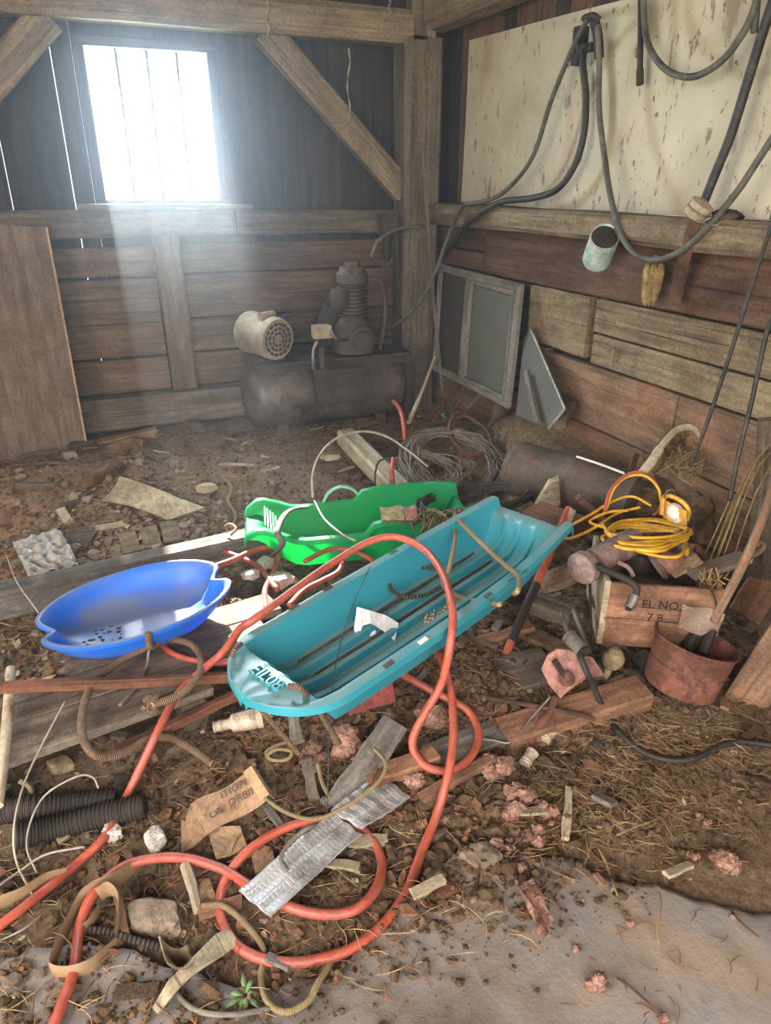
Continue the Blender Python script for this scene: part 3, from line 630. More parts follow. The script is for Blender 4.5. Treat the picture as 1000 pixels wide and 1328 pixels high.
sb_ = B(417, 430, 4.12)
sw = MB().box(sb_, (.10, .09, .075)).build('pressure_switch', 'motor', ac)
MB().box(sb_-Z*.06, (.07, .06, .05)).build('switch_base', 'black', sw)
hose('switch_pipe', [sb_+Vector((-.03, -.02, -.05)), sb_+Vector((-.06, -.02, -.10)), sb_+Vector((-.06, 0, -.20)), sb_+Vector((-.04, .03, -.26))], .010, 'zinc', parent=ac)
MB().tube([sb_-Z*.07, sb_-Z*.22], .022, 8).build('check_valve', 'iron', ac)
hose('discharge_pipe', [(px_+.05, 4.2, zb+.22), (px_+.16, 4.17, zb+.20), (px_+.20, 4.2, zb), (px_+.17, 4.22, .66)], .013, 'iron', parent=ac)
# air line from the pump head to the post, filter on the post
hose('air_hose', [B(482, 333, 4.2), B(489, 315, 4.3), B(505, 302, 4.4), B(525, 295, 4.48), B(552, 294, 4.53)], .011, 'greyhose', 'dusty grey hose arching from the compressor head to the corner post', 'hose')
fr_ = thing('air_filter', 'grey pressure regulator block fixed to the left of the corner post', 'regulator', B(505, 330, 4.5))
MB().box(B(502, 292, 4.5), (.10, .09, .12)).build('block', 'iron', fr_)
MB().lathe([(.028, 0), (.032, .01), (.032, .12), (.02, .14), (.012, .16), (.012, .20)], B(502, 305, 4.5), -Z, 14).build('bowl', 'black', fr_)
MB().lathe([(.025, 0), (.03, .01), (.03, .03), (0, .032)], B(500, 345, 4.48), (-.3, -1, .1), 14).build('gauge', 'iron', fr_)
# thin pole in the corner
tag(MB().tube(spline([B(549, 198, 4.36), B(558, 340, 4.30), B(574, 508, 4.15)], 6), .013, 7).build('pole', 'timber_dark'), 'tall thin wooden pole leaning against the corner post', 'pole')
tag(MB().tube([R(553, 470, 2.24), R(560, 285, 2.24)], .016, 7).build('strip', 'redwood'), 'narrow reddish stick standing behind the thin corner pole', 'stick')
# ================================================================ right wall
def rw(px, py, d=0.0): return R(px, py, XR-d)
pn = [rw(607, 52, -.06), rw(597, 262, -.06)]
top0, bot0 = R(607, 52, 2.345), R(597, 262, 2.345); y1 = .9
t1 = top0+(R(800, 3, 2.345)-top0)*((y1-top0.y)/(R(800, 3, 2.345).y-top0.y)); b1 = bot0+(R(985, 292, 2.345)-bot0)*((y1-bot0.y)/(R(985, 292, 2.345).y-bot0.y))
yr = R(996, 291, 2.345).y
def onp(y_, f): a = top0.lerp(t1, (y_-top0.y)/(y1-top0.y)); b = bot0.lerp(b1, (y_-bot0.y)/(y1-bot0.y)); return b.lerp(a, f)
gr = [[onp(top0.y+(yr-top0.y)*i/14, j/8)+Vector((.012*math.sin(i*.45+j*.2), 0, 0)) for j in range(9)] for i in range(15)]
tag(MB().sheet(gr, .006).build('wall_sheet', 'panel', None, 60), 'large cream painted sheet with rust stains on the right wall', 'panel')
hk = thing('hose_hook', 'black iron hook and bracket at the top of the cream sheet', 'hook', rw(762, 30))
hose('hook_arm', [rw(757, 24, .0), rw(760, 22, .10), rw(770, 20, .14), rw(778, 26, .12)], .012, 'black', parent=hk)
MB().box(rw(752, 60, .03), (.05, .05, .15)).build('bracket_plate', 'black', hk)
MB().box(rw(763, 62, .04), (.04, .09, .03)).build('peg', 'black', hk)
# hoses on the wall
hose('air_hose', [rw(762, 25, .13), rw(744, 60, .10), rw(715, 130, .09), rw(690, 205, .09), rw(655, 248, .10), rw(625, 262, .16), rw(600, 268, .20), R(582, 305, 2.1), R(566, 350, 2.02), R(545, 390, 1.95), R(515, 420, 1.85), R(480, 437, 1.75), B(440, 440, 4.0), sb_+Vector((.05, -.03, .01))], .0115, 'rubber2', 'long grey air hose from the hook to the compressor switch', 'hose')
hose('air_hose', [rw(752, 55, .05), rw(757, 95, .05), rw(760, 130, .05), rw(757, 175, .05), rw(745, 215, .06), rw(722, 246, .07), rw(690, 257, .10), rw(650, 262, .14), rw(622, 277, .19), rw(604, 292, .17), rw(585, 318, .05), rw(570, 335, .03), rw(558, 352, .03)], .016, 'rubber', 'thick black hose hanging from the hook and bent along the ledge', 'hose')
hose('air_hose', [rw(775, 32, .12), rw(777, 80, .10), rw(777, 140, .10), rw(783, 195, .11), rw(792, 255, .14), rw(806, 305, .17), rw(825, 330, .18), rw(850, 337, .18), rw(880, 327, .18), rw(915, 298, .16), rw(955, 250, .13), rw(985, 205, .10), rw(1040, 120, .08)], .0125, 'rubber2', 'grey hose looping below the ledge from the hook past the iron strap', 'hose')
hose('hose_bundle', [rw(770, 24, .13), rw(775, 45, .10), rw(777, 75, .07)], .021, 'black', 'black bundled hose end folded over the wall hook', 'hose')
hd_ = thing('hanging_hose', 'dark hose loop hanging at the top right with a straight brass-capped tail', 'hose', rw(860, 100))
hose('loop', [rw(834, -40, .06), rw(836, 30, .06), rw(842, 60, .07), rw(858, 85, .08), rw(880, 98, .08), rw(905, 98, .08), rw(935, 80, .08), rw(958, 52, .08), rw(975, 20, .07), rw(990, -30, .07)], .0125, 'rubber2', parent=hd_)
hose('tail', [rw(831, -40, .04), rw(831, 40, .04), rw(830, 92, .04)], .012, 'rubber', parent=hd_)
MB().tube([rw(830, 90, .04), rw(830, 110, .04)], .015, 8).build('end_cap', 'black', hd_)
hose('air_hose', [rw(1010, -20, .05), rw(990, 40, .06), rw(970, 105, .06), rw(948, 175, .07), rw(928, 225, .08), rw(913, 262, .10), rw(905, 280, .10)], .017, 'rubber', 'thick straight black hose running down to the ledge clutter at right', 'hose')
hose('hose_end', [rw(984, -30, .05), rw(981, 10, .05), rw(978, 42, .05)], .013, 'rubber2', 'short dark hose end hanging at the top right corner', 'hose')
# ledge clutter, strap
tag(MB().tube(spline([rw(905, 262, .16), rw(897, 300, .16), rw(886, 340, .12), rw(875, 390, .05)], 5), .03, 6, flat=.3, flatdir=Y).build('iron_strap', 'darkrust'), 'rusty flat iron strap hanging over the ledge', 'strap')
ins = thing('wire_fitting', 'dusty coiled fitting and wire knot on the ledge beside the iron strap', 'fitting', rw(903, 275, .12))
MB().lathe([(.03, 0), (.045, .01), (.045, .03), (.035, .035), (.045, .04), (.045, .06), (.02, .07)], rw(897, 283, .19), (.2, -.5, .8), 14).build('insulator', 'beige', ins)
for k in range(3): MB().tube(spline([wob(rw(915+6*k, 285, .14), .03) for _ in range(6)], 5), .004, 5).build('wire', 'wire', ins, 180)
MB().blob(rw(942, 280, .10), (.05, .06, .022), 2, .3, 2, 8).build('dirt_lump', 'black', ins)
pcn = thing('paint_can', 'pale blue paint can hung on its side against the wall below the ledge', 'can', rw(780, 318, .12))
a_, b_ = rw(785, 306, .20), rw(774, 336, .14); ax = (b_-a_).normalized(); cl_ = (b_-a_).length*1.03; rr = .062
MB().lathe([(rr*.86, .012), (rr*.98, 0), (rr, .004), (rr, .03), (rr*1.015, .034), (rr, .038), (rr, cl_-.012), (rr*1.02, cl_-.006), (rr, cl_), (0, cl_-.004)], a_, ax, 28).build('can_body', 'paleblue', pcn)
MB().lathe([(0, 0), (rr*.9, .001), (rr*.9, .003)], a_-ax*-.001+ax*.006, ax, 24).build('dark_inside', 'black', pcn)
MB().lathe([(rr*1.006, .05), (rr*1.008, .055), (rr*1.008, cl_-.03), (rr*1.006, cl_-.025)], a_, ax, 28).build('paper_label', 'paleblue', pcn)
hs = thing('corn_bunch', 'withered yellow brown bundle hanging under the grey hose loop', 'bundle', rw(848, 365, .10))
for k in range(3): MB().lathe([(0, 0), (.012, .01), (.02, .04), (.022, .10), (.015, .15), (0, .18)], rw(840+9*k, 340, .10-.015*k), Vector((0, -.12+.10*k, -1)), 9, wob=.08).build('cob', 'husk', hs)
MB().tube(spline([rw(846, 338, .10), rw(850, 332, .17), rw(862, 338, .15)], 5), .003, 5).build('tie', 'twine', hs)
pg = tag(MB().lathe([(0, 0), (.012, .003), (.014, .02), (.011, .05), (.012, .075), (0, .08)], rw(796, 452, .05), (.0, .1, -1), 9).build('peg', 'bone'), 'small pale peg stuck on the tan wall planks', 'peg')
cbl = 'thin black cable hanging down the right wall, '
hose('cable', [rw(1015, 250, .2), rw(998, 300, .19), rw(975, 370, .19), rw(950, 450, .20), rw(920, 540, .22), rw(895, 605, .30)], .0075, 'rubber', 'long black cable down the right wall, the one further left', 'cable')
hose('cable', [rw(1010, 400, .22), rw(995, 430, .22), rw(975, 520, .24), rw(958, 590, .27), rw(946, 650, .30)], .0085, 'rubber', 'long black cable down the right wall, the one nearer the leaning plank', 'cable')
# storm window leaning on the wall
sw_ = thing('storm_window', 'old grey wooden storm window with two panes leaning on the right wall', 'window', rw(620, 510, .1))
def swp(px, py, d): return rw(px, py, d)
TL, TR, BR, BL = rw(572, 345, .06), rw(677, 371, .06), rw(660, 528, .17), rw(563, 478, .17)
def q_(u, v): return TL.lerp(TR, u).lerp(BL.lerp(BR, u), v)
nrm = (TR-TL).cross(BL-TL).normalized()
for a, b, sd, nm in ((q_(0, .015), q_(1, .015), BL-TL, 'top_rail'), (q_(0, .98), q_(1, .98), BL-TL, 'bottom_rail'), (q_(.012, 0), q_(.012, 1), TR-TL, 'stile'), (q_(.985, 0), q_(.985, 1), TR-TL, 'stile'), (q_(.40, 0), q_(.40, 1), TR-TL, 'mullion')):
    MB().plank(a, b, sd, .045, .03, 3, .002).build(nm, 'grey', sw_)
for a, b, sd in ((q_(.46, .07), q_(.95, .07), BL-TL), (q_(.46, .94), q_(.95, .94), BL-TL), (q_(.46, .07), q_(.46, .94), TR-TL), (q_(.95, .07), q_(.95, .94), TR-TL)):
    MB().plank(a-nrm*.012, b-nrm*.012, sd, .026, .022, 2, .001).build('inner_frame', 'grey', sw_)
MB().prism([q_(.03, .04), q_(.39, .04), q_(.39, .96), q_(.03, .96)], nrm*.003).build('pane', 'screen', sw_, None)['label'] = 'dark dusty pane'
MB().prism([q_(.42, .04), q_(.97, .04), q_(.97, .96), q_(.42, .96)], nrm*.003).build('pane', 'dirtyglass', sw_, None)['label'] = 'pale dirty pane'
gp = thing('glass_sheet', 'pointed dirty glass sheet leaning on the wall right of the storm window', 'glass', rw(700, 540, .2))
pts = [rw(688, 425, .04), rw(733, 530, .18), rw(712, 556, .22), rw(670, 538, .2), rw(680, 440, .06)]
MB().prism(pts, (-.004, 0, .001)).build('pane', 'dirtyglass', gp, None)
for a, b in ((pts[0], pts[1]), (pts[1], pts[2])): MB().plank(a, b, Y, .012, .012, 2, .001).build('edge_strip', 'zinc', gp)
board('wood_strip', 'pale short wood strip standing in front of the pointed glass', 'board', rw(682, 482, .16), rw(696, 548, .26), Y, .035, .012, 'grey')
MB_ = MB().plank(rw(741, 525, .05), rw(728, 552, .2), Y, .05, .03, 2, .004)
tag(MB_.build('wood_block', 'timber_dark'), 'small dark wood block at the foot of the pointed glass', 'block')
# earth bank along the right wall
bk = height_field('earth_bank', 1.75, 2.34, 2.2, 4.1, 40, 90, 'dirt', lambda x, y: ground(x, y)+.03+.06*noise.noise((x*4, y*3, 7))+.09*sstep(2.02, 2.3, x)*math.exp(-((y-3.15)/.45)**2)-.14*sstep(1.98, 1.75, x)-.1*sstep(2.5, 2.2, y)-.1*sstep(3.8, 4.1, y))
bk['kind'] = 'stuff'; bk['label'] = 'heaped earth banked up along the right wall'; bk['category'] = 'earth'

for k, (x, n_, lab) in enumerate(((347, 46, 'long dusty cobweb strand hanging from the tie beam above the brace'), (505, 20, 'short cobweb strand hanging from the tie beam by the post'), (452, 95, 'thin cobweb strand hanging under the tie beam before the siding'))):
    y0_ = 0 if k < 2 else 62
    tag(MB().tube(spline([B(x+2*math.sin(i*1.9), y0_+n_*i/5, 4.53 if k < 2 else 4.6) for i in range(6)], 4), [.004+.002*math.sin(i*1.3) for i in range(21)], 5).build('cobweb', 'palewire', None, 180), lab, 'cobweb')
# ================================================================ THINGS: the sleds and the deck boards
def tray(st, side, fl0=.03, drop=.02, ridges=(), th=.005, ridge_h=.014):
    """sled shell lofted along stations (centre, half width, depth, floor ratio, lift left, lift right)"""
    side = Vector(side).normalized(); grid = []
    for q_ in st:
        c, hw, d, fr_, ll, lr = q_[:6]; c = Vector(c); fl = fl0*(q_[6] if len(q_) > 6 else 1); pr = [(-hw-fl, ll-drop), (-hw-fl+.004, ll-.002), (-hw-fl*.5, ll), (-hw, ll-.001), (-hw*(.5+.5*fr_), ll*.4-d*.55)]
        fl_ = [-1]+[x for r in ridges for x in (r-.09, r-.05, r+.05, r+.09)]+[1]
        for k, x in enumerate(fl_):
            up = ridge_h if (k-1) % 4 in (1, 2) and 0 < k < len(fl_)-1 else 0
            pr.append((x*hw*fr_, -d+min(up, d*.3)))
        pr += [(hw*(.5+.5*fr_), lr*.4-d*.55), (hw, lr-.001), (hw+fl*.5, lr), (hw+fl-.004, lr-.002), (hw+fl, lr-drop)]
        grid.append([c+side*u+Z*v for u, v in pr])
    return MB().sheet(grid, th)
# ---- teal sled
Ta, Tb = Vector((.325, 1.565, .40)), Vector((1.395, 2.02, .47)); ta = (Tb-Ta).normalized(); ts = Vector((-ta.y, ta.x, 0)).normalized()
tsl = thing('sled', 'long teal plastic sled lying across the debris, rope and paper inside', 'sled', ((Ta+Tb)/2)-Z*.14)
st = []
tip = []
for u, d, l in ((-.0965, .03, -.024), (-.096, .012, -.008), (-.093, .004, -.001), (-.086, .004, 0), (-.074, .004, 0), (-.056, .005, 0), (-.033, .006, 0), (-.008, .008, 0), (.012, .014, 0), (.035, .06, 0), (.06, .108, 0)):
    R_ = .212*math.sqrt(max(.0006, 1-((.07-u)/.1668)**2)); f_ = min(1, max(.12, (u+.096)/.12)); tip.append((u, R_-.032*f_, d, .88, l, f_))
for (u, hw, d, fr_, lf, *f_) in tip+[(.12, .181, .125, .82, 0), (.3, .186, .13, .82, 0), (.5, .188, .13, .82, 0), (.68, .184, .13, .82, .005), (.82, .175, .13, .82, .012), (.92, .165, .12, .8, .02), (.96, .16, .085, .8, .025), (.985, .157, .02, .88, .028), (1.0, .155, .006, .9, .03), (1.03, .15, .004, .9, .03), (1.035, .15, .035, .9, 0)]:
    st.append((Ta.lerp(Tb, u), max(.008, hw), d, fr_, lf, lf, *f_))
tray(st, ts, .032, .022, (-.45, .0, .45), ridge_h=.022).build('hull', 'sledteal', tsl, 35)
for s_ in (-1, 1):   # slots in the flange
    for u in (.18, .30, .56, .66, .72):
        hw = .205 if u < .8 else .19
        MB().plank(Ta.lerp(Tb, u)+ts*s_*hw+Z*.002, Ta.lerp(Tb, u+.028)+ts*s_*hw+Z*.002, ts, .014, .008, 1, 0).build('flange_slot', 'rubber2' if s_ > 0 or u != .3 else 'white', tsl)
for y_ in (-.085, 0, .085):
    MB().plank(Ta.lerp(Tb, .14)+ts*(y_+.035)-Z*.124, Ta.lerp(Tb, .9)+ts*(y_+.035)-Z*.124, ts, .012, .004, 4, .003).build('dirt_streak', 'darkstone', tsl)
lc = Ta.lerp(Tb, -.028); text('lettering', 'EIL08', lc+Z*.003, -ts, ta, .056, .005, 'sledteal', tsl)
for k, (u, y_, a) in enumerate(((.16, -.13, .10), (.30, -.12, .05), (.55, -.05, .05))):
    mb = MB()
    for q in range(120):
        c = Ta.lerp(Tb, max(.13, min(.8, u+random.gauss(0, a))))+ts*max(-.14, min(.14, y_+random.gauss(0, .02))); c.z = Ta.lerp(Tb, u).z-.124
        mb.blob(c, [random.uniform(.002, .005)]*3, 1, 0)
    o = mb.build('sawdust', 'sand', tsl, None); o['kind'] = 'stuff'
# ropes on the teal sled
sr = thing('sled_rope', 'tan braided rope from the green sled lying into the teal sled', 'rope', P(650, 730, .42))
hose('strand', [P(590, 668, 0.422), P(600, 680, 0.492), P(625, 705, 0.512), P(650, 728, 0.482), P(672, 748, 0.462), P(672, 765, 0.492), P(667, 770, 0.462)], .008, 'twine', parent=sr)
hose('strand', [P(590, 670, 0.422), P(590, 700, 0.442), P(583, 735, 0.422), P(575, 760, 0.352), P(600, 775, 0.332), P(625, 780, 0.352), P(648, 784, 0.472)], .008, 'twine', parent=sr)
hose('strand', [P(580, 742, 0.382), P(560, 737, 0.362), P(530, 738, 0.352), P(507, 750, 0.352), P(508, 765, 0.352), P(525, 774, 0.352), P(550, 772, 0.352), P(570, 763, 0.352)], .007, 'darkrope', parent=sr)
hose('pull_rope', [P(313, 835, .415), P(303, 845, .42), P(303, 858, .37), P(312, 880, .30), P(330, 910, .23), P(360, 945, .18), P(388, 978, .15)], .007, 'rope', 'brown pull rope hanging from the lettered end of the teal sled', 'rope')
hose('pull_rope', [P(375, 890, .415), P(390, 893, .42), P(410, 915, .32), P(425, 940, .22), P(440, 965, .16)], .0085, 'rope', 'thicker brown rope through the near rim of the teal sled', 'rope')
pp = [(P(472, 790, .37), P(458, 800, .35)), (P(478, 800, .40), P(463, 832, .29)), (P(490, 830, .29), P(465, 836, .285))]
tag(MB().sheet([[P(459, 815, .32), P(464, 833, .285)], [P(463, 787, .37), P(470, 812, .33)], [P(480, 792, .36), P(481, 808, .34)], [P(500, 798, .34), P(497, 818, .32)], [P(517, 808, .33), P(512, 831, .30)]], .002).build('paper_strip', 'paper', None, 20), 'folded white paper strip lying in the teal sled', 'paper')
tag(MB().sheet([[P(462, 832, .285), P(470, 822, .30)], [P(480, 833, .285), P(483, 815, .31)], [P(488, 820, .30), P(484, 808, .31)]], .002).build('paper_scrap', 'paper', None, 20), 'small folded end of paper under the strip in the teal sled', 'paper')
# ---- blue sled, oval with notched ends
Ba, Bb = P(48, 818, .285), P(291, 741, .315); ba = (Bb-Ba).normalized(); bs = Vector((-ba.y, ba.x, 0)).normalized()
bsl = thing('sled', 'oval blue plastic saucer sled with notched ends on the deck boards', 'sled', ((Ba+Bb)/2)-Z*.13)
bc = (Ba+Bb)/2; la = (Bb-Ba).length/2; gr = []
for i in range(61):
    th_ = 2*math.pi*i/60; dent = math.exp(-(math.sin(th_)/.17)**2); row = []
    for (k, z, dz) in ((1.035, -.014, 1), (1.04, -.002, 1), (1.02, 0, 1), (1.0, -.003, 1), (.95, -.035, .9), (.88, -.068, .7), (.78, -.098, .45), (.6, -.117, .15), (.3, -.124, 0), (.01, -.125, 0)):
        ex = math.copysign(abs(math.cos(th_))**.9, math.cos(th_)); e = bc+ba*(ex*la*k)+bs*(math.sin(th_)*.222*k)
        e -= ba*(math.copysign(1, math.cos(th_))*dent*.055*dz); e.z = bc.z+(Bb.z-Ba.z)*.5*ex*k+z-dent*.018*(1 if k > .9 else 0)
        row.append(e)
    gr.append(row)
MB().sheet(gr, .005).build('hull', 'sledblue', bsl, 60)
MB().sheet([[Ba.lerp(Bb, .47+.20*i/5)+bs*(-.105+.05*j/2)-Z*(.1185-.001*i*(5-i)*0+ (0.012 if j == 0 else 0.0)-.0) for j in range(3)] for i in range(6)], .002).build('sticker', 'sticker', bsl, 60)
mb = MB()
for q in range(60):
    c = Ba.lerp(Bb, random.choice((.2, .3, .35, .62))+random.gauss(0, .05))+bs*random.gauss(.01, .05); c.z = Ba.z-.108
    mb.blob(c, (random.uniform(.002, .012), random.uniform(.002, .006), .003), 1, .2, 2, q)
o = mb.build('dirt_crumbs', 'darkstone', bsl, 30); o['kind'] = 'stuff'
# ---- green sled
Ga, Gb = P(326, 683, .24), P(600, 655, .27); ga = (Gb-Ga).normalized(); gs = Vector((-ga.y, ga.x, 0)).normalized()
gsl = thing('sled', 'bright green plastic sled with raised back behind the teal one', 'sled', ((Ga+Gb)/2)-Z*.15)
st = []
for (u, hw, d, lf, fr_) in ((-.03, .12, .03, .0, .9), (-.02, .13, .003, .03, .9), (.03, .145, .005, .06, .9), (.06, .15, .02, .06, .9), (.13, .155, .10, .035, .8), (.19, .16, .14, .008, .78), (.24, .165, .15, 0, .78), (.42, .17, .15, 0, .78), (.50, .17, .15, .0, .78), (.54, .17, .15, .045, .78), (.60, .17, .15, .055, .78), (.80, .168, .15, .055, .78), (.90, .16, .13, .055, .78), (.95, .15, .07, .055, .8), (.985, .135, .005, .055, .9), (1.0, .13, .003, .055, .9), (1.01, .12, .03, .0, .9)):
    st.append((Ga.lerp(Gb, u), hw, d, fr_, lf, lf))
tray(st, gs, .028, .022, (-.4, .4), .005).build('hull', 'sledgreen', gsl, 40)
for k in range(5):
    c = Ga.lerp(Gb, .065+.012*k); MB().plank(c-gs*.10+Z*(.045-.012*k), c+gs*.10+Z*(.045-.012*k), ga, .007, .006, 2, 0).build('foot_rib', 'sledgreen', gsl)
for s_, lab in ((1, 'far grey green brake handle'), (-1, 'near black brake handle')):
    c = Ga.lerp(Gb, .44 if s_ > 0 else .20)+gs*s_*.19
    if s_ > 0: pts = [c-ga*.09-Z*.01, c-ga*.06+Z*.045, c+Z*.07, c+ga*.06+Z*.045, c+ga*.09-Z*.01]
    else: pts = [P(398, 658, .30), P(378, 661, .33), P(366, 672, .33), P(360, 690, .31), P(366, 706, .26), P(352, 722, .17)]
    o = MB().tube(spline(pts, 7), .014, 8, flat=.45, flatdir=gs if s_ > 0 else ga).build('brake_handle', 'rubber2' if s_ < 0 else 'rim_green', gsl, 180); o['label'] = lab
# cloth and twine on the green sled's near rim
def drape(px0, px1, pyt, pyb, z, mat, name, label, cat):
    gr = []
    for i in range(7):
        x = px0+(px1-px0)*i/6; w_ = .012*math.sin(i*2.1)
        gr.append([P(x+2, pyt-3+2*math.sin(i), z+.005)+Y*.03, P(x, pyt, z+.02), P(x-1, pyt+8, z+.0)+Vector((w_, -.015, 0)), P(x, (pyt+pyb)/2, z-.06)+Vector((w_, -.012, 0)), P(x, pyb+3*math.sin(i*1.7), z-.13)+Vector((w_*1.5, -.01, 0))])
    return tag(MB().sheet(gr, .006).build(name, mat, None, 60), label, cat)
drape(494, 524, 664, 693, .335, 'burlap', 'burlap_rag', 'green grey burlap rag hanging over the rim of the green sled', 'rag')
drape(525, 541, 664, 690, .337, 'pinkcloth', 'pink_rag', 'faded pink rag between burlap and twine on the green sled', 'rag')
tw = thing('twine_tangle', 'tangle of tan baling twine over the rim of the green sled', 'twine', P(570, 680, .3))
for k in range(26):
    x = random.uniform(540, 592); zz = random.uniform(.31, .37)
    MB().tube(spline([P(x, random.uniform(660, 668), zz), P(x+random.uniform(-14, 14), random.uniform(660, 676), zz+.01), P(x+random.uniform(-14, 12), random.uniform(672, 690), zz-.05), P(x+random.uniform(-16, 14), random.uniform(684, 704), zz-.1)], 4), .0035, 5).build('strand', 'twine', tw, 180)
for k in range(3): MB().tube(spline([wob(P(594+3*k, 664+2*k, .37), .018) for _ in range(6)], 5, True), .006, 6, closed=True).build('knot', 'rope', tw, 180)
# ---- deck boards, stringers
def lay(name, label, cat, a, b, wd, th, mat, up=Z, seg=5, jit=.004, group=None, w2=None, bev=.1):
    a, b = Vector(a), Vector(b); sd = up.cross(b-a); return board(name, label, cat, a, b, sd, wd, th, mat, seg, jit, group, bev, w2=w2)
e0, e1 = P(-60, 1012, .155), P(318, 878, .155); dd = (e1-e0).normalized(); dn = Vector((-dd.y, dd.x, 0))
def dk(t0, t1, off, wd, z=0.14): return e0+dd*t0+dn*(off+wd/2)+Z*(z-.155), e0+dd*t1+dn*(off+wd/2)+Z*(z-.155)
a, b = dk(-.2, .72, 0, .155); lay('deck_board', 'wide dark deck board nearest the viewer under the red strip', 'board', a, b, .152, .03, 'deck')
a, b = dk(-.2, 1.0, .16, .15); lay('deck_board', 'wide dark deck board directly under the blue sled', 'board', a, b, .148, .03, 'deck')
a, b = dk(.35, 1.1, .315, .14); lay('deck_board', 'short deck board showing between the blue and teal sleds', 'board', a, b, .138, .03, 'deck')
a, b = P(-40, 790, .14), P(345, 700, .14); lay('beam', 'long weathered beam behind the blue sled with a dark side', 'beam', a, b, .10, .12, 'grey', bev=.08)
for k, t_ in enumerate((.05, .66)):
    p = e0+dd*t_; lay('sleeper', ('hidden cross timber under the left end of the deck boards', 'cross timber under the right end of the deck boards')[k], 'beam', p+Z*-.095+dn*.02, p+dn*.5-Z*.095, .08, .10, 'timber_dark')
a, b = P(-20, 893, .235), P(306, 878, .185); board('red_strip', 'long thin red brown wooden strip lying across the deck boards', 'strip', a, b, Z, .035, .02, 'redwood', 5, .003)
a, b = P(150, 975, .07), P(310, 900, .10); lay('red_strip', 'second red brown strip hanging under the edge of the deck', 'strip', a, b, .03, .03, 'redwood')
tag(MB().tube(spline([P(14, 868, .195), P(10, 930, .185), P(4, 990, .175), P(-4, 1045, .15)], 5), .0155, 10).build('pole', 'pole'), 'cream painted pole end leaning at the left edge of the deck', 'pole')
# big brown rope over the deck
hose('rope', [P(192, 822, .30), P(196, 838, .24), P(214, 829, .22), P(245, 834, .21), P(260, 850, .21), P(258, 875, .22), P(235, 900, .20), P(205, 912, .19), P(195, 916, .175)], .012, 'rope', 'thick brown rope from the blue sled ending in a frayed knot', 'rope', n=8)
hose('rope', [P(196, 836, .23), P(160, 855, .20), P(125, 882, .20), P(110, 910, .20), P(106, 945, .185), P(115, 972, .16), P(135, 982, .13), P(165, 975, .11), P(195, 957, .10), P(225, 958, .08), P(255, 975, .06), P(275, 990, .05)], .012, 'rope', 'thick brown rope drooping from the blue sled over the deck edge', 'rope', n=8)
rk = thing('rope_knot', 'frayed brown knot at the end of the thick rope on the deck', 'rope', P(195, 916, .17))
for k in range(5): MB().tube(spline([wob(P(196, 914, .18), .022) for _ in range(5)], 4, True), .008, 6, closed=True).build('turn', 'rope', rk, 180)
hose('cord', [P(193, 842, .21), P(190, 865, .165), P(178, 888, .165), P(155, 915, .165)], .005, 'greyhose', 'grey cord trailing from the blue sled over the deck', 'cord')
# ================================================================ THINGS: clutter along the right wall
# big dark steel cylinder
t0_, t1_ = P(668, 606, .30), P(800, 645, .30); ax = (t1_-t0_).normalized(); L_ = (t1_-t0_).length+.12
tk = thing('steel_cylinder', 'large dusty dark steel cylinder lying before the right wall', 'tank', (t0_+t1_)/2-Z*.14)
MB().lathe([(0, .02), (.05, .012), (.10, .004), (.128, 0), (.138, .01), (.138, .03), (.142, .035), (.138, .04), (.138, L_*.5), (.142, L_*.51), (.138, L_*.52), (.138, L_-.02), (.10, L_), (0, L_)], t0_, ax, 40).build('shell', 'tank', tk)
MB().lathe([(.05, 0), (.05, -.02), (.035, -.03), (.03, -.03), (.03, -.005)], t0_+Vector((-.0, -.02, -.07)), ax, 16).build('pipe_collar', 'black', tk)
# wedges and block by the cylinder
wg = MB().prism([P(694, 658, .27), P(712, 628, .37), P(725, 622, .38), P(727, 655, .28), P(716, 667, .22)], Vector((.03, .05, 0)))
tag(wg.build('wood_wedge', 'palewood', None, None), 'pale pointed wooden wedge standing before the steel cylinder', 'wedge')
board('wood_block', 'thick brown wood block between the teal sled and the pale wedge', 'block', P(690, 668, .30), P(750, 690, .30), Y, .16, .09, 'orangewood')
board('wood_stake', 'round-edged pale stake leaning on the block right of the teal sled', 'stake', P(742, 662, .40), P(728, 695, .33), X, .03, .022, 'palewood')
tag(MB().tube(spline([P(748, 592, .46), P(778, 602, .455), P(810, 614, .44)], 3), .0055, 6).build('sun_streak', 'white'), 'thin streak of sun over the steel cylinder, modelled as a white stick', 'stick')  # streak of sunlight put in as a white stick
board('red_stick', 'short upright reddish slat behind the streak of sun', 'slat', P(815, 618, .40), P(826, 588, .50), X, .028, .012, 'redwood', 2)
# yoke: curved pale wood with dark padding
yk = thing('yoke', 'curved pale wooden collar frame stuffed with dry straw by the wall', 'collar', P(880, 610, .40))
yy = [P(832, 615, .50), P(846, 598, .56), P(862, 574, .62), P(880, 557, .66), P(898, 555, .67), P(910, 570, .63), P(912, 592, .55)]
MB().tube(spline(yy, 8), [.022]*14+[.016]*20+[.013]*15, 8, flat=.7).build('wooden_bow', 'palewood', yk, 180)
MB().tube(spline([p+Vector((.04, .03, -.03)) for p in yy], 6), .035, 8).build('padding', 'bark', yk, 180)
MB().blob(P(893, 588, .52), (.05, .05, .10), 3, .4, 2, 5).build('core', 'clod', yk)
o = MB()
for k in range(160): c = wob(P(885+random.uniform(-20, 25), 585+random.uniform(-22, 22), .56), .03); o.tube([c, wob(c, .05), wob(c, .08)], .0016, 4, cap=False)
o = o.build('straw_filling', 'straw', yk, None); o['kind'] = 'stuff'
rock('root_lump', 'dark bark lump lying under the curved wooden collar', 'root', P(842, 640, .32), (.16, .12, .09), 'bark', 12, .4, 0, .5)
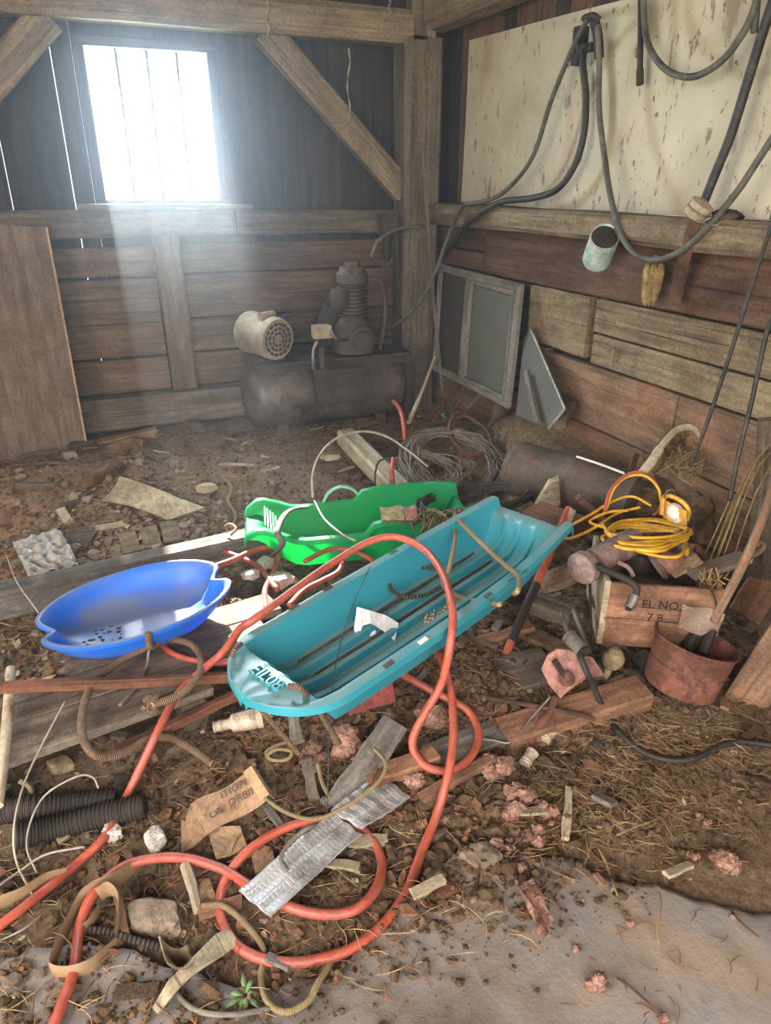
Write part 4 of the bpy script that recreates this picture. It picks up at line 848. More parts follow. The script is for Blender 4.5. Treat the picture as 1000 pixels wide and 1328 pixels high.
rock('root_lump', 'rough brown root lump behind the work lamp', 'root', P(905, 670, .30), (.12, .10, .10), 'bark', 15, .45, 0, 1.1)
# wooden crate
cf0, cf1 = P(786, 753, .40), P(936, 764, .40); cu = (cf1-cf0); W_ = cu.length; cu.normalize(); cn = Vector((-cu.y, cu.x, 0))
cb = P(757, 690, .42); dep = (cb-cf0).dot(cn); hh = .25
cr = thing('wooden_crate', 'old pinkish wooden crate with faded black lettering, full of iron junk', 'crate', (cf0+cf1)/2-Z*hh)
for k, (z, h) in enumerate(((-.07, .135), (-.195, .105))):
    MB().plank(cf0+Z*z, cf1+Z*z, Z, h, .014, 3, .002).build('front_slat', 'orangewood', cr)
MB().plank(cf0+cn*dep-Z*.12, cf1+cn*dep-Z*.12, Z, .24, .014, 3, .002).build('back_board', 'orangewood', cr)
MB().plank(cf0-Z*.12-cn*.01+cu*.006, cf0+cn*(dep+.01)-Z*.12+cu*.006, Z, .25, .02, 3, .003).build('end_board', 'palewood', cr)['label'] = 'pale grey end board'
MB().plank(cf1-Z*.12, cf1+cn*dep-Z*.12, Z, .24, .02, 3, .002).build('end_board', 'orangewood', cr)
MB().plank(cf0+cn*dep/2-Z*.24, cf1+cn*dep/2-Z*.24, cn, dep, .012, 2, .002).build('bottom_board', 'timber_dark', cr)
text('lettering', 'EL NO', cf0+cu*.185-Z*.075-cn*.0085, cu, Z, .042, .0006, 'ink', cr); text('lettering', '7 8', cf0+cu*.175-Z*.125-cn*.0085, cu, Z, .042, .0006, 'ink', cr)
# plastic pouch stuck on the crate front
tag(MB().sheet([[cf0+cu*(.25+.135*i/6)-cn*(.02+.012*math.sin(i*1.3+j))-Z*(.055+.10*j/4+.02*i/6) for j in range(5)] for i in range(7)], .002).build('clear_pouch', 'pouch', None, 60), 'crumpled clear plastic pouch on the front of the crate', 'pouch')
hose('loose_wire', [cf0+cu*.30+cn*.02+Z*.01, cf0+cu*.33-cn*.02+Z*.005, cf0+cu*.36-cn*.02-Z*.07, cf0+cu*.35-cn*.018-Z*.16], .003, 'black', 'thin black wire hanging over the right half of the crate front', 'wire')
# iron junk in the crate
gd = thing('hand_crank', 'dusty pink grey crank tool with a bent handle over the crate edge', 'tool', P(785, 722, .42))
MB().tube([P(770, 728, .44), P(822, 702, .45)], [.045, .05], 16).build('barrel', 'pinksteel', gd, 40)
MB().lathe([(.05, 0), (.056, .01), (.056, .04), (.03, .05), (0, .05)], P(763, 732, .44), (-1, -.3, -.1), 16).build('end_flange', 'pinksteel', gd)
MB().tube(spline([P(764, 728, .46), P(780, 737, .46), P(805, 748, .45), P(821, 757, .44), P(826, 766, .42), P(818, 787, .37)], 6), .0125, 8).build('crank_arm', 'black', gd, 180)
MB().tube([P(824, 772, .405), P(816, 788, .37)], .017, 10).build('grip', 'zinc', gd, 40)
MB().tube([P(816, 787, .372), P(815.5, 790, .368)], .012, 10).build('grip_hole', 'black', gd, 40)
jk = thing('iron_bracket', 'rusty bent iron bracket lying inside the crate', 'bracket', P(820, 725, .36))
MB().tube(spline([P(792, 720, .43), P(800, 728, .43), P(815, 736, .42), P(822, 748, .40)], 4), .008, 6).build('bar', 'pinksteel', jk)
MB().tube(spline([P(785, 723, .44), P(790, 728, .44)], 3), .016, 6).build('clamp', 'black', jk)
rock('iron_lump', 'dark rusted lump in the middle of the crate', 'scrap', P(832, 730, .35), (.07, .05, .06), 'black', 21, .25, .7)
board('iron_bar', 'flat pinkish bar slanting in the crate under the yellow cord', 'bar', P(842, 718, .40), P(864, 750, .36), X, .02, .01, 'pinksteel', 2)
rock('pink_lump', 'pink broken plaster lump beside the work lamp handle', 'lump', P(872, 730, .38), (.07, .04, .05), 'copperred', 23, .35, .75)
rock('pink_lump', 'smaller pink lump behind the yellow coil', 'lump', P(852, 708, .41), (.035, .03, .04), 'copperred', 24, .35, .75)
board('tin_sheet', 'thin tan tin sheet tilted in the right end of the crate', 'sheet', P(868, 742, .36), P(905, 722, .42), cn, .10, .006, 'card', 3)
board('wood_piece', 'brown board lying over the right back corner of the crate', 'board', P(895, 745, .39), P(968, 722, .44), cn, .07, .02, 'timber_dark', 3)
rock('debris_fill', 'dark dusty scrap filling the bottom of the crate', 'scrap', (cf0+cf1)/2+cn*dep/2-Z*.17, (W_*.5, dep*.5, .10), 'clod', 26, .2, 0, math.atan2(cu.y, cu.x))
o = MB()
for k in range(50): c = wob(P(925, 755, .40), .03); o.tube([c, c+Vector((random.uniform(-.03, .03), random.uniform(-.03, .03), random.uniform(-.01, .05)))], .0022, 4)
o = tag(o.build('straw_tuft', 'straw', None, None), 'tuft of straw sticking out at the right corner of the crate', 'straw'); o['kind'] = 'stuff'
# yellow cord and work lamp
yc = thing('extension_cord', 'coiled yellow extension cord heaped over the crate', 'cord', P(835, 690, .42))
pts = []
for k in range(54):
    a = k*2*math.pi/9; pts.append(P(838+random.uniform(-7, 7)+(54+random.uniform(-8, 6))*math.cos(a), 686+k*.30+(13+random.uniform(-4, 4))*math.sin(a), .47+.02*math.sin(k*.7)))
pts += [P(885, 718, .45), P(860, 722, .45), P(820, 712, .45), P(795, 700, .45), P(782, 680, .46)]
MB().tube(spline(pts, 6), .0068, 7).build('coil', 'yellow', yc, 180)
hose('ring', [P(783, 668, .44), P(790, 640, .52), P(806, 620, .57), P(826, 612, .59), P(846, 620, .57), P(858, 642, .52), P(856, 660, .47), P(848, 668, .45)], .006, 'orangepaint', parent=yc)
hose('ring', [P(786, 662, .45), P(795, 636, .53), P(812, 619, .57), P(836, 617, .585), P(853, 632, .55), P(858, 652, .49)], .006, 'yellow', parent=yc)
hose('lead', [P(845, 656, .47), P(820, 644, .49), P(795, 650, .48), P(765, 668, .46), P(740, 682, .45), P(725, 693, .44), P(740, 698, .43), P(770, 685, .44), P(800, 666, .45), P(830, 658, .46)], .0055, 'yellow', parent=yc)
hose('lead', [P(783, 684, .45), P(765, 676, .45), P(790, 664, .46), P(815, 662, .46)], .0055, 'yellow', parent=yc)
wl_ = thing('work_lamp', 'yellow caged work lamp with a bulb and grey handle on the crate', 'lamp', P(872, 690, .42))
hose('cage', [P(858, 668, .48), P(860, 648, .53), P(868, 643, .54), P(884, 650, .53), P(893, 662, .50), P(890, 676, .47)], .009, 'yellow', parent=wl_)
MB().sheet([[P(861+i*6, 648+3*i+8*j, .53-.02*j-.004*i)+Y*(.035*math.sin(math.pi*i/5)) for j in range(4)] for i in range(6)], .003).build('reflector', 'yellow', wl_, 60)
hose('hook', [P(862, 646, .54), P(864, 638, .57), P(872, 635, .58), P(876, 641, .56)], .003, 'zinc', parent=wl_)
MB().lathe([(0, 0), (.018, .004), (.03, .02), (.032, .04), (.022, .06), (.014, .07), (.014, .085)], P(872, 655, .50), P(880, 680, .46)-P(872, 655, .50), 16).build('bulb', 'white', wl_)
MB().tube([P(879, 690, .46), P(889, 712, .42)], [.018, .02], 10).build('handle', 'zinc', wl_, 40)
MB().tube([P(889, 711, .42), P(892, 722, .40)], [.013, .009], 8).build('strain_relief', 'yellow', wl_, 40)
# rusty bucket
bb0, bt0 = P(880, 889, .07), P(903, 832, .235); ax = (bt0-bb0).normalized(); bl_ = (bt0-bb0).length
bk_ = thing('bucket', 'rusty brown metal bucket tipped over slightly, with dark scrap in it', 'bucket', bb0)
MB().lathe([(0, 0), (.112, 0), (.118, .006), (.122, bl_*.5), (.131, bl_-.004), (.137, bl_), (.137, bl_+.008), (.130, bl_+.008), (.126, bl_-.01), (.116, .02), (0, .02)], bb0, ax, 36, wob=.012).build('shell', 'rust', bk_)
MB().lathe([(0, bl_*.6), (.06, bl_*.62), (.125, bl_*.55)], bb0, ax, 18, wob=.05).build('dirt_filling', 'clod', bk_)
MB().tube([bt0+Vector((.0, .03, -.05)), bt0+Vector((.06, .05, .015))], .018, 8).build('iron_piece', 'black', bk_)
MB().tube([bt0+Vector((.03, -.01, -.05)), bt0+Vector((.085, .02, .01))], .018, 8).build('iron_piece', 'black', bk_)
MB().box(bt0+Vector((.075, .05, .01)), (.05, .04, .05)).build('iron_piece', 'black', bk_)
# leaning plank and boards at right
pl0, pl1 = P(963, 911, .0), Vector((2.12, 1.15, 1.05))
board('leaning_plank', 'thick brown plank standing against the right wall beside the bucket', 'plank', pl0+Vector((0, 0, -.02)), pl1, (P(984, 916, 0)-P(942, 906, 0)), .135, .035, 'rustwall', 5, .003)
board('leaning_board', 'broad dark board leaning on the wall behind the curved rod', 'board', P(1012, 790, .05), R(1040, 540, 2.15), (1, -.75, 0), .26, .03, 'timber_dark', 5, .003)
board('leaning_board', 'short pinkish board on the ground between crate and leaning plank', 'board', P(965, 800, .10), P(1010, 720, .26), (1, -.4, 0), .12, .02, 'orangewood')
rd = thing('scythe_handle', 'long curved wooden handle leaning over the crate with a curled grip', 'handle', P(928, 803, .36))
MB().tube(spline([P(926, 806, .36), P(940, 778, .44), P(960, 740, .54), P(980, 695, .63), P(1000, 640, .72), P(1020, 560, .82)], 6), .014, 8).build('shaft', 'rustwall', rd, 180)
MB().tube(spline([P(952, 738, .52), P(968, 725, .55), P(985, 716, .56), P(991, 709, .575), P(987, 704, .58), P(981, 707, .575)], 5), .008, 7).build('curled_grip', 'rustwall', rd, 180)
# things on the ground before the crate
ti = thing('tool_head', 'rusty pinkish cutter plate with a pipe socket and bolt', 'tool', G(740, 895, .0))
c0 = [P(702, 868, .22), P(710, 850, .25), P(722, 842, .265), P(738, 843, .265), P(752, 850, .25), P(762, 872, .205), P(758, 882, .19), P(736, 897, .15), P(727, 906, .13), P(712, 888, .17)]
MB().prism(c0, Vector((.012, .014, -.004))).build('plate', 'copperred', ti, None)
MB().plank(P(719, 856, .252), P(737, 884, .19), X, .018, .012, 2, .001).build('slot', 'black', ti)
MB().lathe([(.022, 0), (.026, .006), (.02, .012), (0, .016)], P(735, 880, .195), FWD*-1, 10).build('bolt_head', 'rust', ti)
MB().tube([P(738, 826, .27), P(757, 846, .262)], .026, 14, cap=False).build('socket_pipe', 'zinc', ti, 40)
MB().tube([P(740, 828, .268), P(757.5, 846.5, .2635)], .019, 14).build('socket_hole', 'black', ti, 40)
MB().prism([P(752, 850, .25), P(768, 852, .24), P(784, 876, .19), P(764, 880, .185)], Vector((.01, .012, -.01))).build('back_plate', 'copperred', ti, None)
for dx in (0, 16): tag(MB().tube([P(727+dx, 795-4*dx/16, .28), P(748+dx, 850-4*dx/16, .22)], .008, 6).build('iron_rod', 'zinc'), ('grey rod standing behind the rusty cutter plate, the one toward the teal sled', 'grey rod standing behind the rusty cutter plate, the one toward the crate')[dx > 0], 'rod')
kb = thing('door_knob', 'cream coloured round knob with a stem below the crate', 'knob', P(796, 885, .07))
kc = P(795, 855, .16)
MB().lathe([(0, .042), (.022, .036), (.036, .015), (.036, -.012), (.025, -.03), (.013, -.04), (.012, -.085), (.02, -.09)], kc, (.05, -.2, 1), 18).build('knob', 'bone', kb)
MB().blob(P(800, 885, .075), (.055, .025, .02), 2, .15, 1.5, 3, Matrix.Rotation(.3, 3, 'Z')).build('base', 'bone', kb)
board('timber', 'squared orange brown timber on the ground below the cutter plate', 'timber', P(650, 955, .05), P(832, 898, .06), (.3, 1, .1), .11, .07, 'orangewood', 5, .005)
board('timber', 'flat grey brown plank end under the near rim of the teal sled', 'timber', P(560, 985, .06), P(700, 930, .04), (.4, 1, 0), .10, .03, 'grey', 4, .006)
tag(MB().tube(spline([P(632, 905, .11), P(690, 915, .11), P(745, 925, .10), P(772, 933, .09)], 4), .0075, 7).build('iron_rod', 'darkrust'), 'long dark iron rod lying over the orange brown timber', 'rod')
tag(MB().tube([P(720, 905, .12), P(710, 930, .09), P(683, 962, .05)], [.013, .014, .02], 10).build('pipe', 'rust'), 'short rusty pipe slanting from the cutter plate', 'pipe')
hose('wire', [P(714, 903, .14), P(690, 930, .10), P(675, 950, .08), P(660, 963, .07), P(640, 960, .07), P(625, 958, .08)], .0035, 'zinc', 'shiny bent wire under the cutter plate', 'wire')
for k, (x, y_, lab) in enumerate(((715, 955, 'small beige ribbed cylinder on the dirt before the timber'), (690, 985, 'small beige cap lying with straw near the pink fluff'))):
    a_ = G(x-10, y_+6, .02); MB_ = MB().lathe([(0, 0), (.018, 0), (.02, .004), (.018, .008), (.02, .012), (.018, .016), (.018, .04), (.02, .044), (.02, .05), (0, .05)], a_, (1, .5, .3), 12); tag(MB_.build('small_bottle', 'beige'), lab, 'cap')
hose('cable', [P(745, 830, .27), P(757, 862, .24), P(772, 895, .14), P(788, 930, .04), G(808, 955, .022), G(835, 976, .022), G(868, 986, .022), G(900, 984, .022), G(930, 970, .022), G(960, 962, .022), G(1010, 968, .022)], .0095, 'rubber', 'thick black cable curving over the dirt to the right edge', 'cable')
hose('stake_rope', [P(737, 695, .40), P(748, 690, .42), P(760, 700, .40), P(764, 730, .36), P(766, 780, .30), P(767, 840, .2), P(758, 870, .2)], .004, 'black', 'dark cord hanging down the left end of the crate', 'cord')
hd2 = thing('painted_handle', 'orange red and black painted tool handle leaning under the teal sled', 'handle', G(657, 848))
ha, hb = P(738, 660, .40), P(655, 850, .10)
for (t0, t1, mt) in ((0, .35, 'orangepaint'), (.35, .55, 'orangepaint'), (.55, .92, 'black'), (.92, 1, 'orangepaint')):
    MB().tube([ha.lerp(hb, t0), ha.lerp(hb, t1)], .017, 10).build('shaft', mt, hd2, 40)
hose('bent_hook', [P(864, 941, .012), P(890, 942, .012), P(912, 936, .014), P(921, 929, .02), P(917, 920, .03)], .004, 'zinc', 'small pale hooked handle on the dirt below the bucket', 'hook')
# wires, twigs and coils in the corner
def coil(name, label, cat, px, py, z, rx, ry, n, mat, r, par=None, jx=.12, nst=1, tilt=0.0):
    t_ = par or thing(name, label, cat, P(px, py, z-.03))
    for q in range(nst):
        pts = []; ph = random.uniform(0, 6)
        for k in range(n*8):
            a = ph+k*2*math.pi/8; j = 1+random.uniform(-jx, jx)
            p = P(px, py, z)+Vector((rx*j*math.cos(a), ry*j*math.sin(a), random.uniform(-.02, .03)+tilt*math.sin(a)*ry)); pts.append(p)
        MB().tube(spline(pts, 4), r, 5).build('strand', mat, t_, 180)
    return t_
coil('wire_coil', 'big loose tangle of grey fence wire in the corner', 'wire', 590, 600, .22, .26, .22, 5, 'wire', .0035, None, .25, 8, .45)
coil('wire_coil', 'smaller tan wire tangle spilling toward the green sled', 'wire', 552, 612, .16, .17, .15, 4, 'palewire', .0025, None, .35, 5, .3)
coil('wire_coil', 'flat coil of black wire behind the teal sled', 'wire', 620, 648, .24, .30, .11, 5, 'wire2', .0042, None, .10, 5, .1)
coil('hose_coil', 'thick brown hose loops over the wire tangle', 'hose', 610, 565, .30, .13, .12, 2, 'darkrust', .013, None, .2, 1, .7)
hose('wire', [P(406, 645, .28), P(405, 620, .36), P(412, 595, .42), P(430, 573, .46), P(455, 562, .46), P(480, 560, .44), P(505, 568, .40), P(530, 585, .34), P(555, 605, .26)], .006, 'palewire', 'pale twisted wire arching from the green sled to the wire tangle', 'wire')
hose('wire', [P(408, 650, .30), P(420, 672, .30), P(440, 690, .30), P(462, 702, .28)], .004, 'palewire', 'thin pale wire end lying over the near rim of the green sled', 'wire')
for (a, b, r, mat, lab) in (((604, 532, .36), (646, 487, .52), .012, 'zinc', 'grey pipe sticking up out of the wire tangle'), ((562, 545, .33), (600, 496, .45), .008, 'redwood', 'thin brown rod behind the green plant'), ((590, 530, .35), (600, 505, .44), .013, 'bark', 'short thick bark stub beside the grey pipe'), ((533, 560, .3), (542, 490, .5), .012, 'bark', 'upright forked branch, its dark left stem'), ((530, 548, .34), (564, 463, .60), .012, 'palewood', 'tall bare branch rising from the wires')):
    A_, B_ = P(*a), P(*b); tag(MB().tube(spline([A_, A_.lerp(B_, .4)+Vector((.01, 0, .01)), B_], 4), [r*1.1]*4+[r*.85]*5, 7).build('branch' if mat in ('bark', 'palewood') else 'rod', mat), lab, 'branch' if mat in ('bark', 'palewood') else 'rod')
cpn = thing('pipe_end', 'open dark funnel end of a pipe by the storm window', 'pipe', P(650, 540, .3))
a_, b_ = P(640, 545, .36), P(654, 522, .42); MB().lathe([(.012, -.10), (.014, 0), (.03, .03), (.045, .05), (.045, .085), (.04, .085), (.03, .05), (0, .04)], a_, FWD*-.35+(b_-a_).normalized(), 18).build('funnel', 'iron', cpn)
hose('hose_piece', [P(510, 520, .42), P(518, 530, .41), P(523, 548, .36), P(525, 570, .28)], .013, 'orange', 'red hose piece standing at the left of the wire tangle', 'hose')
hose('hose_piece', [P(510, 595, .33), P(508, 612, .29), P(509, 626, .24), P(504, 634, .20)], .013, 'orange', 'short red hose end over the squared timber', 'hose')
hose('black_cord', [P(506, 594, .34), P(492, 598, .33), P(487, 612, .30), P(486, 632, .22)], .005, 'rubber', 'thin black cord looping over the squared timber', 'cord')
pln = thing('green_plant', 'small bright green sprout among the wires in the corner', 'plant', P(585, 545, .3))
for k in range(9):
    a = k*.75; c = P(585, 545, .32); d = Vector((math.cos(a), math.sin(a), .9+.3*math.sin(k))).normalized()
    MB().sheet([[c+d*.02*i+d.orthogonal().normalized()*(.014*math.sin(math.pi*(i+.3)/4.6)*(j-1)) for j in range(3)] for i in range(5)], .001).build('leaf', 'green_leaf', pln, 180)
board('squared_timber', 'squared pale timber lying from the compressor to the wire tangle', 'timber', P(448, 566, .22), P(530, 650, .16), (1, .2, 0), .11, .10, 'palewood', 5, .004)
rock('wood_lump', 'pale broken wood lump left of the squared timber', 'lump', P(428, 592, .14), (.08, .05, .03), 'palewood', 33, .3, .7)

# dark junk in the hollow between the teal sled and the crate
for (a, b, wd, th, mt, lab) in (((640, 880, .08), (712, 862, .10), .16, .03, 'timber_dark', 'dark greenish slab lying in the hollow left of the cutter plate'), ((612, 838, .12), (690, 812, .14), .05, .03, 'orangewood', 'split brown stick under the painted handle'), ((690, 780, .18), (742, 800, .16), .10, .05, 'timber_dark', 'dark block under the right end of the teal sled'), ((668, 815, .12), (735, 842, .12), .06, .025, 'bark', 'rough dark strip in the hollow behind the cutter plate'), ((600, 905, .07), (655, 925, .06), .09, .02, 'rustwall', 'flat rusty brown piece right of the small hose loop'), ((700, 760, .2), (745, 742, .26), .09, .03, 'rustwall', 'brown board end under the pale crate end')):
    board('scrap_board', lab, 'board', P(*a), P(*b), (.2, 1, .1), wd, th, mt, 4, .008)
for k, (x, y_, r, lab) in enumerate(((705, 700, .05, 'dark lump under the far end of the teal sled'), (735, 745, .05, 'dark lump left of the pale crate end'), (850, 860, .06, 'dark lump in the shade under the crate'), (820, 880, .035, 'dark stone behind the cream knob'))):
    rock('dirt_lump', lab, 'lump', P(x, y_, .16 if k < 2 else .06), (r*1.2, r, r), 'darkstone', 90+k, .4, .8)
for k, wh in enumerate(('leftmost', 'second from the left', 'third from the left', 'middle', 'third from the right', 'second from the right', 'rightmost')):
    a_ = R(922+6*k+random.uniform(-2, 2), 655+random.uniform(-20, 30), 2.0); 
    tag(MB().tube(spline([a_+Vector((-.01, 0, -.2)), a_+Vector((.05, -.02, .10+.02*k)), a_+Vector((.06+.03*k*.3, -.03*k, .20+.03*k))], 4), [.003]*5+[.0012]*4, 4).build('dry_stem', 'husk'), 'thin dry stem behind the crate by the wall, '+wh+' of seven', 'stem', 'dry stems behind the crate')
hose('pipe', [P(748, 585+60, .38), P(800, 690, .30)], .02, 'darkrust', 'rusty pipe between the cylinder and the yellow cord', 'pipe')
# ================================================================ THINGS: foreground and left side
OR = .0125
hose('orange_hose', [P(40, 1380, .02), G(70, 1328, .014), G(95, 1262, .014), G(103, 1205, .03), G(122, 1158, .05), G(165, 1122, .05), G(230, 1112, .04), G(290, 1128, .03), G(340, 1160, .03), G(400, 1183, .03), G(455, 1182, .03), G(488, 1152, .025), G(494, 1112, .02), G(470, 1076, .02), G(425, 1063, .02), G(370, 1074, .02), G(320, 1105, .025), G(291, 1145, .02), G(287, 1188, .015), G(306, 1225, .014), G(350, 1246, .014), G(410, 1245, .014), G(470, 1222, .014), G(520, 1170, .014), G(549, 1100, .02), G(567, 1055, .04), P(581, 1005, .12), P(588, 957, .17), P(586, 905, .22), P(577, 868, .25), P(560, 836, .26), P(535, 810, .25)], OR, 'orange', 'long orange hose looping over the front floor and the foil strip', 'hose', n=9)
hose('orange_hose', [P(480, 855, .16), P(505, 867, .17), P(539, 884, .16), P(573, 902, .14), P(599, 915, .13), P(614, 931, .11), P(621, 957, .09), P(609, 983, .08), P(586, 998, .08), P(557, 996, .09), P(539, 978, .11), P(536, 957, .14), P(549, 928, .19), P(570, 892, .26), P(578, 866, .33), P(584, 835, .41), P(587, 795, .47), P(576, 748, .50), P(552, 714, .51), P(517, 697, .51), P(480, 702, .50), P(430, 731, .47), P(380, 766, .45), P(330, 803, .425), P(312, 815, .38), P(300, 832, .30), P(285, 850, .24), P(264, 868, .215), P(245, 885, .19), P(226, 907, .175), P(200, 958, .13), G(168, 1025, .05), G(140, 1080, .03), G(100, 1120, .02), G(45, 1165, .02), G(-15, 1212, .016)], OR, 'orange', 'orange hose arching over the teal sled and down to the left edge', 'hose', n=9)
hose('orange_hose', [P(302, 857, .20), P(282, 860, .19), P(245, 855, .175), P(222, 846, .17), P(206, 832, .17), P(200, 822, .17)], .010, 'orange', 'thin orange hose end on the deck under the blue sled', 'hose')
hose('orange_hose', [P(268, 738, .22), P(300, 727, .21), P(335, 712, .20), P(360, 712, .18), P(356, 740, .16), P(344, 765, .15), P(345, 790, .15)], .012, 'orange', 'orange hose running from the blue sled to the gap before the green sled', 'hose')
hose('orange_hose', [P(305, 688, .18), P(291, 698, .17), P(292, 714, .16), P(312, 723, .16), P(335, 735, .16), P(360, 765, .16)], .011, 'orange', 'short bent hose end left of the green sled', 'hose')
hose('orange_hose', [P(395, 728, .18), P(430, 712, .18), P(462, 716, .17), P(490, 735, .16), P(470, 770, .15)], .011, 'orange', 'orange hose lying under the front of the green sled', 'hose')
hose('orange_hose', [P(447, 720, .2), P(440, 740, .17), P(420, 752, .16), P(395, 765, .16), P(375, 785, .16)], .011, 'orange', 'faded orange hose on the chips between the green and teal sleds', 'hose')
hose('string', [P(480, 735, .46), P(455, 790, .44), P(438, 850, .42), P(428, 930, .30), P(426, 1000, .15), G(423, 1085, .03)], .0016, 'rubber', 'thin black string hanging over the teal sled to the foil strip', 'string')
# quilted foil strip
def patch(pxs, nu, nv, dz, amp, th, mat, name, label, cat, fr_=9.0, smooth=60, zf=None):
    """four corners on the ground: a, b along the top, d, c along the bottom"""
    a, b, c, d = [G(*p) for p in pxs]; gr = []; s0 = random.uniform(0, 50)
    for i in range(nu+1):
        row = []
        for j in range(nv+1):
            u, v = i/nu, j/nv; p = a.lerp(b, u).lerp(d.lerp(c, u), v)
            z = surf(p.x, p.y)*.4+.6*p.z+dz+amp*noise.noise((p.x*fr_+s0, p.y*fr_, 3))+(zf(u, v) if zf else 0); row.append(Vector((p.x, p.y, z)))
        gr.append(row)
    return tag(MB().sheet(gr, th, ((b-a).length, (d-a).length)).build(name, mat, None, smooth), label, cat)
qf = lambda u, v: .004*abs(math.sin(u*60))+.003*math.sin(v*14)
patch([(312, 1172), (432, 1070), (470, 1100), (352, 1206)], 40, 12, .045, .012, .006, 'foil', 'foil_strip', 'silver quilted foil insulation strip inside the orange hose loop', 'foil', zf=qf)
patch([(430, 1072), (490, 1022), (532, 1050), (470, 1098)], 24, 12, .06, .012, .006, 'foil', 'foil_strip', 'duller end piece of quilted foil just beyond the hose loop', 'foil', zf=lambda u, v: qf(u, v)-.015*u)
# cardboard with faded print
cb = thing('cardboard_box', 'flattened brown cardboard box with faded printing on the debris', 'cardboard', G(285, 1055, .03))
A, B_, Cc, D = G(247, 1045, .07), G(322, 1003, .10), G(345, 1040, .07), G(268, 1083, .045)
MB().sheet([[A.lerp(B_, i/8).lerp(D.lerp(Cc, i/8), j/4)+Z*(.008*math.sin(i*.9)+.004*math.cos(j*2+i)) for j in range(5)] for i in range(9)], .006).build('panel', 'card', cb, 60)
MB().sheet([[A.lerp(D, j/4), A.lerp(D, j/4).lerp(G(236, 1075+8*j, .02), .6)-Z*.006, G(236, 1062+11*j, .015)] for j in range(5)], .005).build('side_flap', 'card', cb, 60)
MB().sheet([[B_.lerp(Cc, j/3)+(B_-A)*-.08+Z*.014, B_.lerp(Cc, j/3)+(B_-A)*.06+Z*.02, B_.lerp(Cc, j/3)+(B_-A)*.14+Z*-.005] for j in range(4)], .005).build('end_flap', 'card', cb, 60)
xd = (B_-A).normalized(); yd = (A-D).normalized(); zd = xd.cross(yd).normalized()
for s, u, v, sz in (('OIL', .30, .62, .028), ('ITION', .70, .25, .030), ('ORBII', .72, .58, .030)):
    text('printing', s, A.lerp(B_, u).lerp(D.lerp(Cc, u), v)+zd*.012, xd, yd, sz, .0006, 'bluish_ink', cb)
patch([(270, 1085), (312, 1078), (322, 1105), (282, 1125)], 6, 5, .02, .02, .006, 'card', 'cardboard_scrap', 'torn brown cardboard scrap below the printed box', 'cardboard')
patch([(325, 1105), (352, 1100), (358, 1125), (332, 1140)], 6, 5, .015, .02, .005, 'card', 'cardboard_scrap', 'small tan cardboard scrap inside the left of the hose loop', 'cardboard')
patch([(238, 1098), (262, 1092), (262, 1120), (242, 1128)], 5, 5, .012, .01, .005, 'redwood', 'tile_chip', 'flat reddish chip under the printed cardboard box', 'chip')
tag(MB().tube(spline([G(240, 1122, .03), G(249, 1150, .03), G(257, 1182, .02)], 4), [.014]*5+[.012]*4, 8).build('stick', 'palewood'), 'short pale peeled stick beside the sawdust at left', 'stick')
rock('foam_chunk', 'white crumbly foam chunk, the whitest one left of the cardboard box', 'foam', G(201, 1088, .03), (.035, .03, .042), 'foam', 41, .25, .75)
rock('foam_chunk', 'greyish foam chunk beside the orange hose below the corrugated pipes', 'foam', G(146, 1080, .02), (.034, .03, .03), 'foam', 42, .3, .75)
rock('foam_chunk', 'pale yellowish foam lump under the edge of the deck', 'foam', G(78, 992, .04), (.05, .03, .03), 'bone', 43, .3, .7)
rock('sawdust_heap', 'small heap of sawdust right of the peeled stick', 'sawdust', G(268, 1165, .0), (.03, .06, .018), 'sand', 44, .35)['kind'] = 'stuff'
rock('flat_stone', 'flat wedge-shaped grey brown stone beside the tan strap', 'stone', G(200, 1190, .02), (.095, .05, .035), 'stone', 45, .12, .7, -.45)
# corrugated pipes
for k, (pts, lab) in enumerate((([(-30, 1060), (30, 1048), (90, 1043), (150, 1038)], 'black corrugated pipe at the left edge, the upper one under the deck'), ([(20, 1085), (70, 1075), (130, 1058), (188, 1046)], 'black corrugated pipe at the left edge, the lower one with an open end'))):
    c = spline([G(x, y_, .035) for x, y_ in pts], 30); rr = [.034+.0035*math.sin(i*2*math.pi/3) for i in range(len(c))]
    pipe = thing('corrugated_pipe', lab, 'pipe', G(80, 1055, 0))
    MB().tube(c, rr, 16).build('wall', 'corr', pipe, 180)
    MB().tube([c[-1]-(c[-1]-c[-2])*.2, c[-1]+(c[-1]-c[-2])*.3], .026, 14).build('dark_mouth', 'black', pipe, 40)
wr_ = tag(MB().tube(spline([G(2, 1035, .05), G(25, 1045, .05), G(42, 1035, .05), G(38, 1020, .06), G(25, 1012, .07)], 5), .008, 7).build('bracket_ring', 'bone'), 'flat pale ring end at the foot of the cream pole', 'ring')
# strap
def ribbon(pts, wd, mat, name, par):
    return MB().tube(spline(pts, 8), wd/2, 8, flat=.14, flatdir=Z).build(name, mat, par, 60)
stp = thing('webbing_strap', 'tan webbing strap in loose loops at the lower left', 'strap', G(105, 1200, 0))
ribbon([G(185, 1118, .03), G(150, 1140, .045), G(122, 1152, .05), G(102, 1172, .05), G(86, 1205, .035), G(70, 1240, .02), G(68, 1258, .018), G(90, 1262, .018), G(120, 1252, .018), G(150, 1228, .02)], .05, 'webbing', 'loop', stp)
ribbon([G(128, 1160, .05), G(142, 1153, .055), G(154, 1165, .05), G(155, 1190, .035), G(152, 1210, .022)], .05, 'webbing', 'loop', stp)
ribbon([G(-10, 1175, .02), G(30, 1160, .025), G(60, 1142, .03), G(85, 1135, .03)], .05, 'webbing', 'tail', stp)
ribbon([G(102, 1210, .02), G(118, 1196, .03), G(128, 1180, .02)], .035, 'webbing', 'tail', stp)
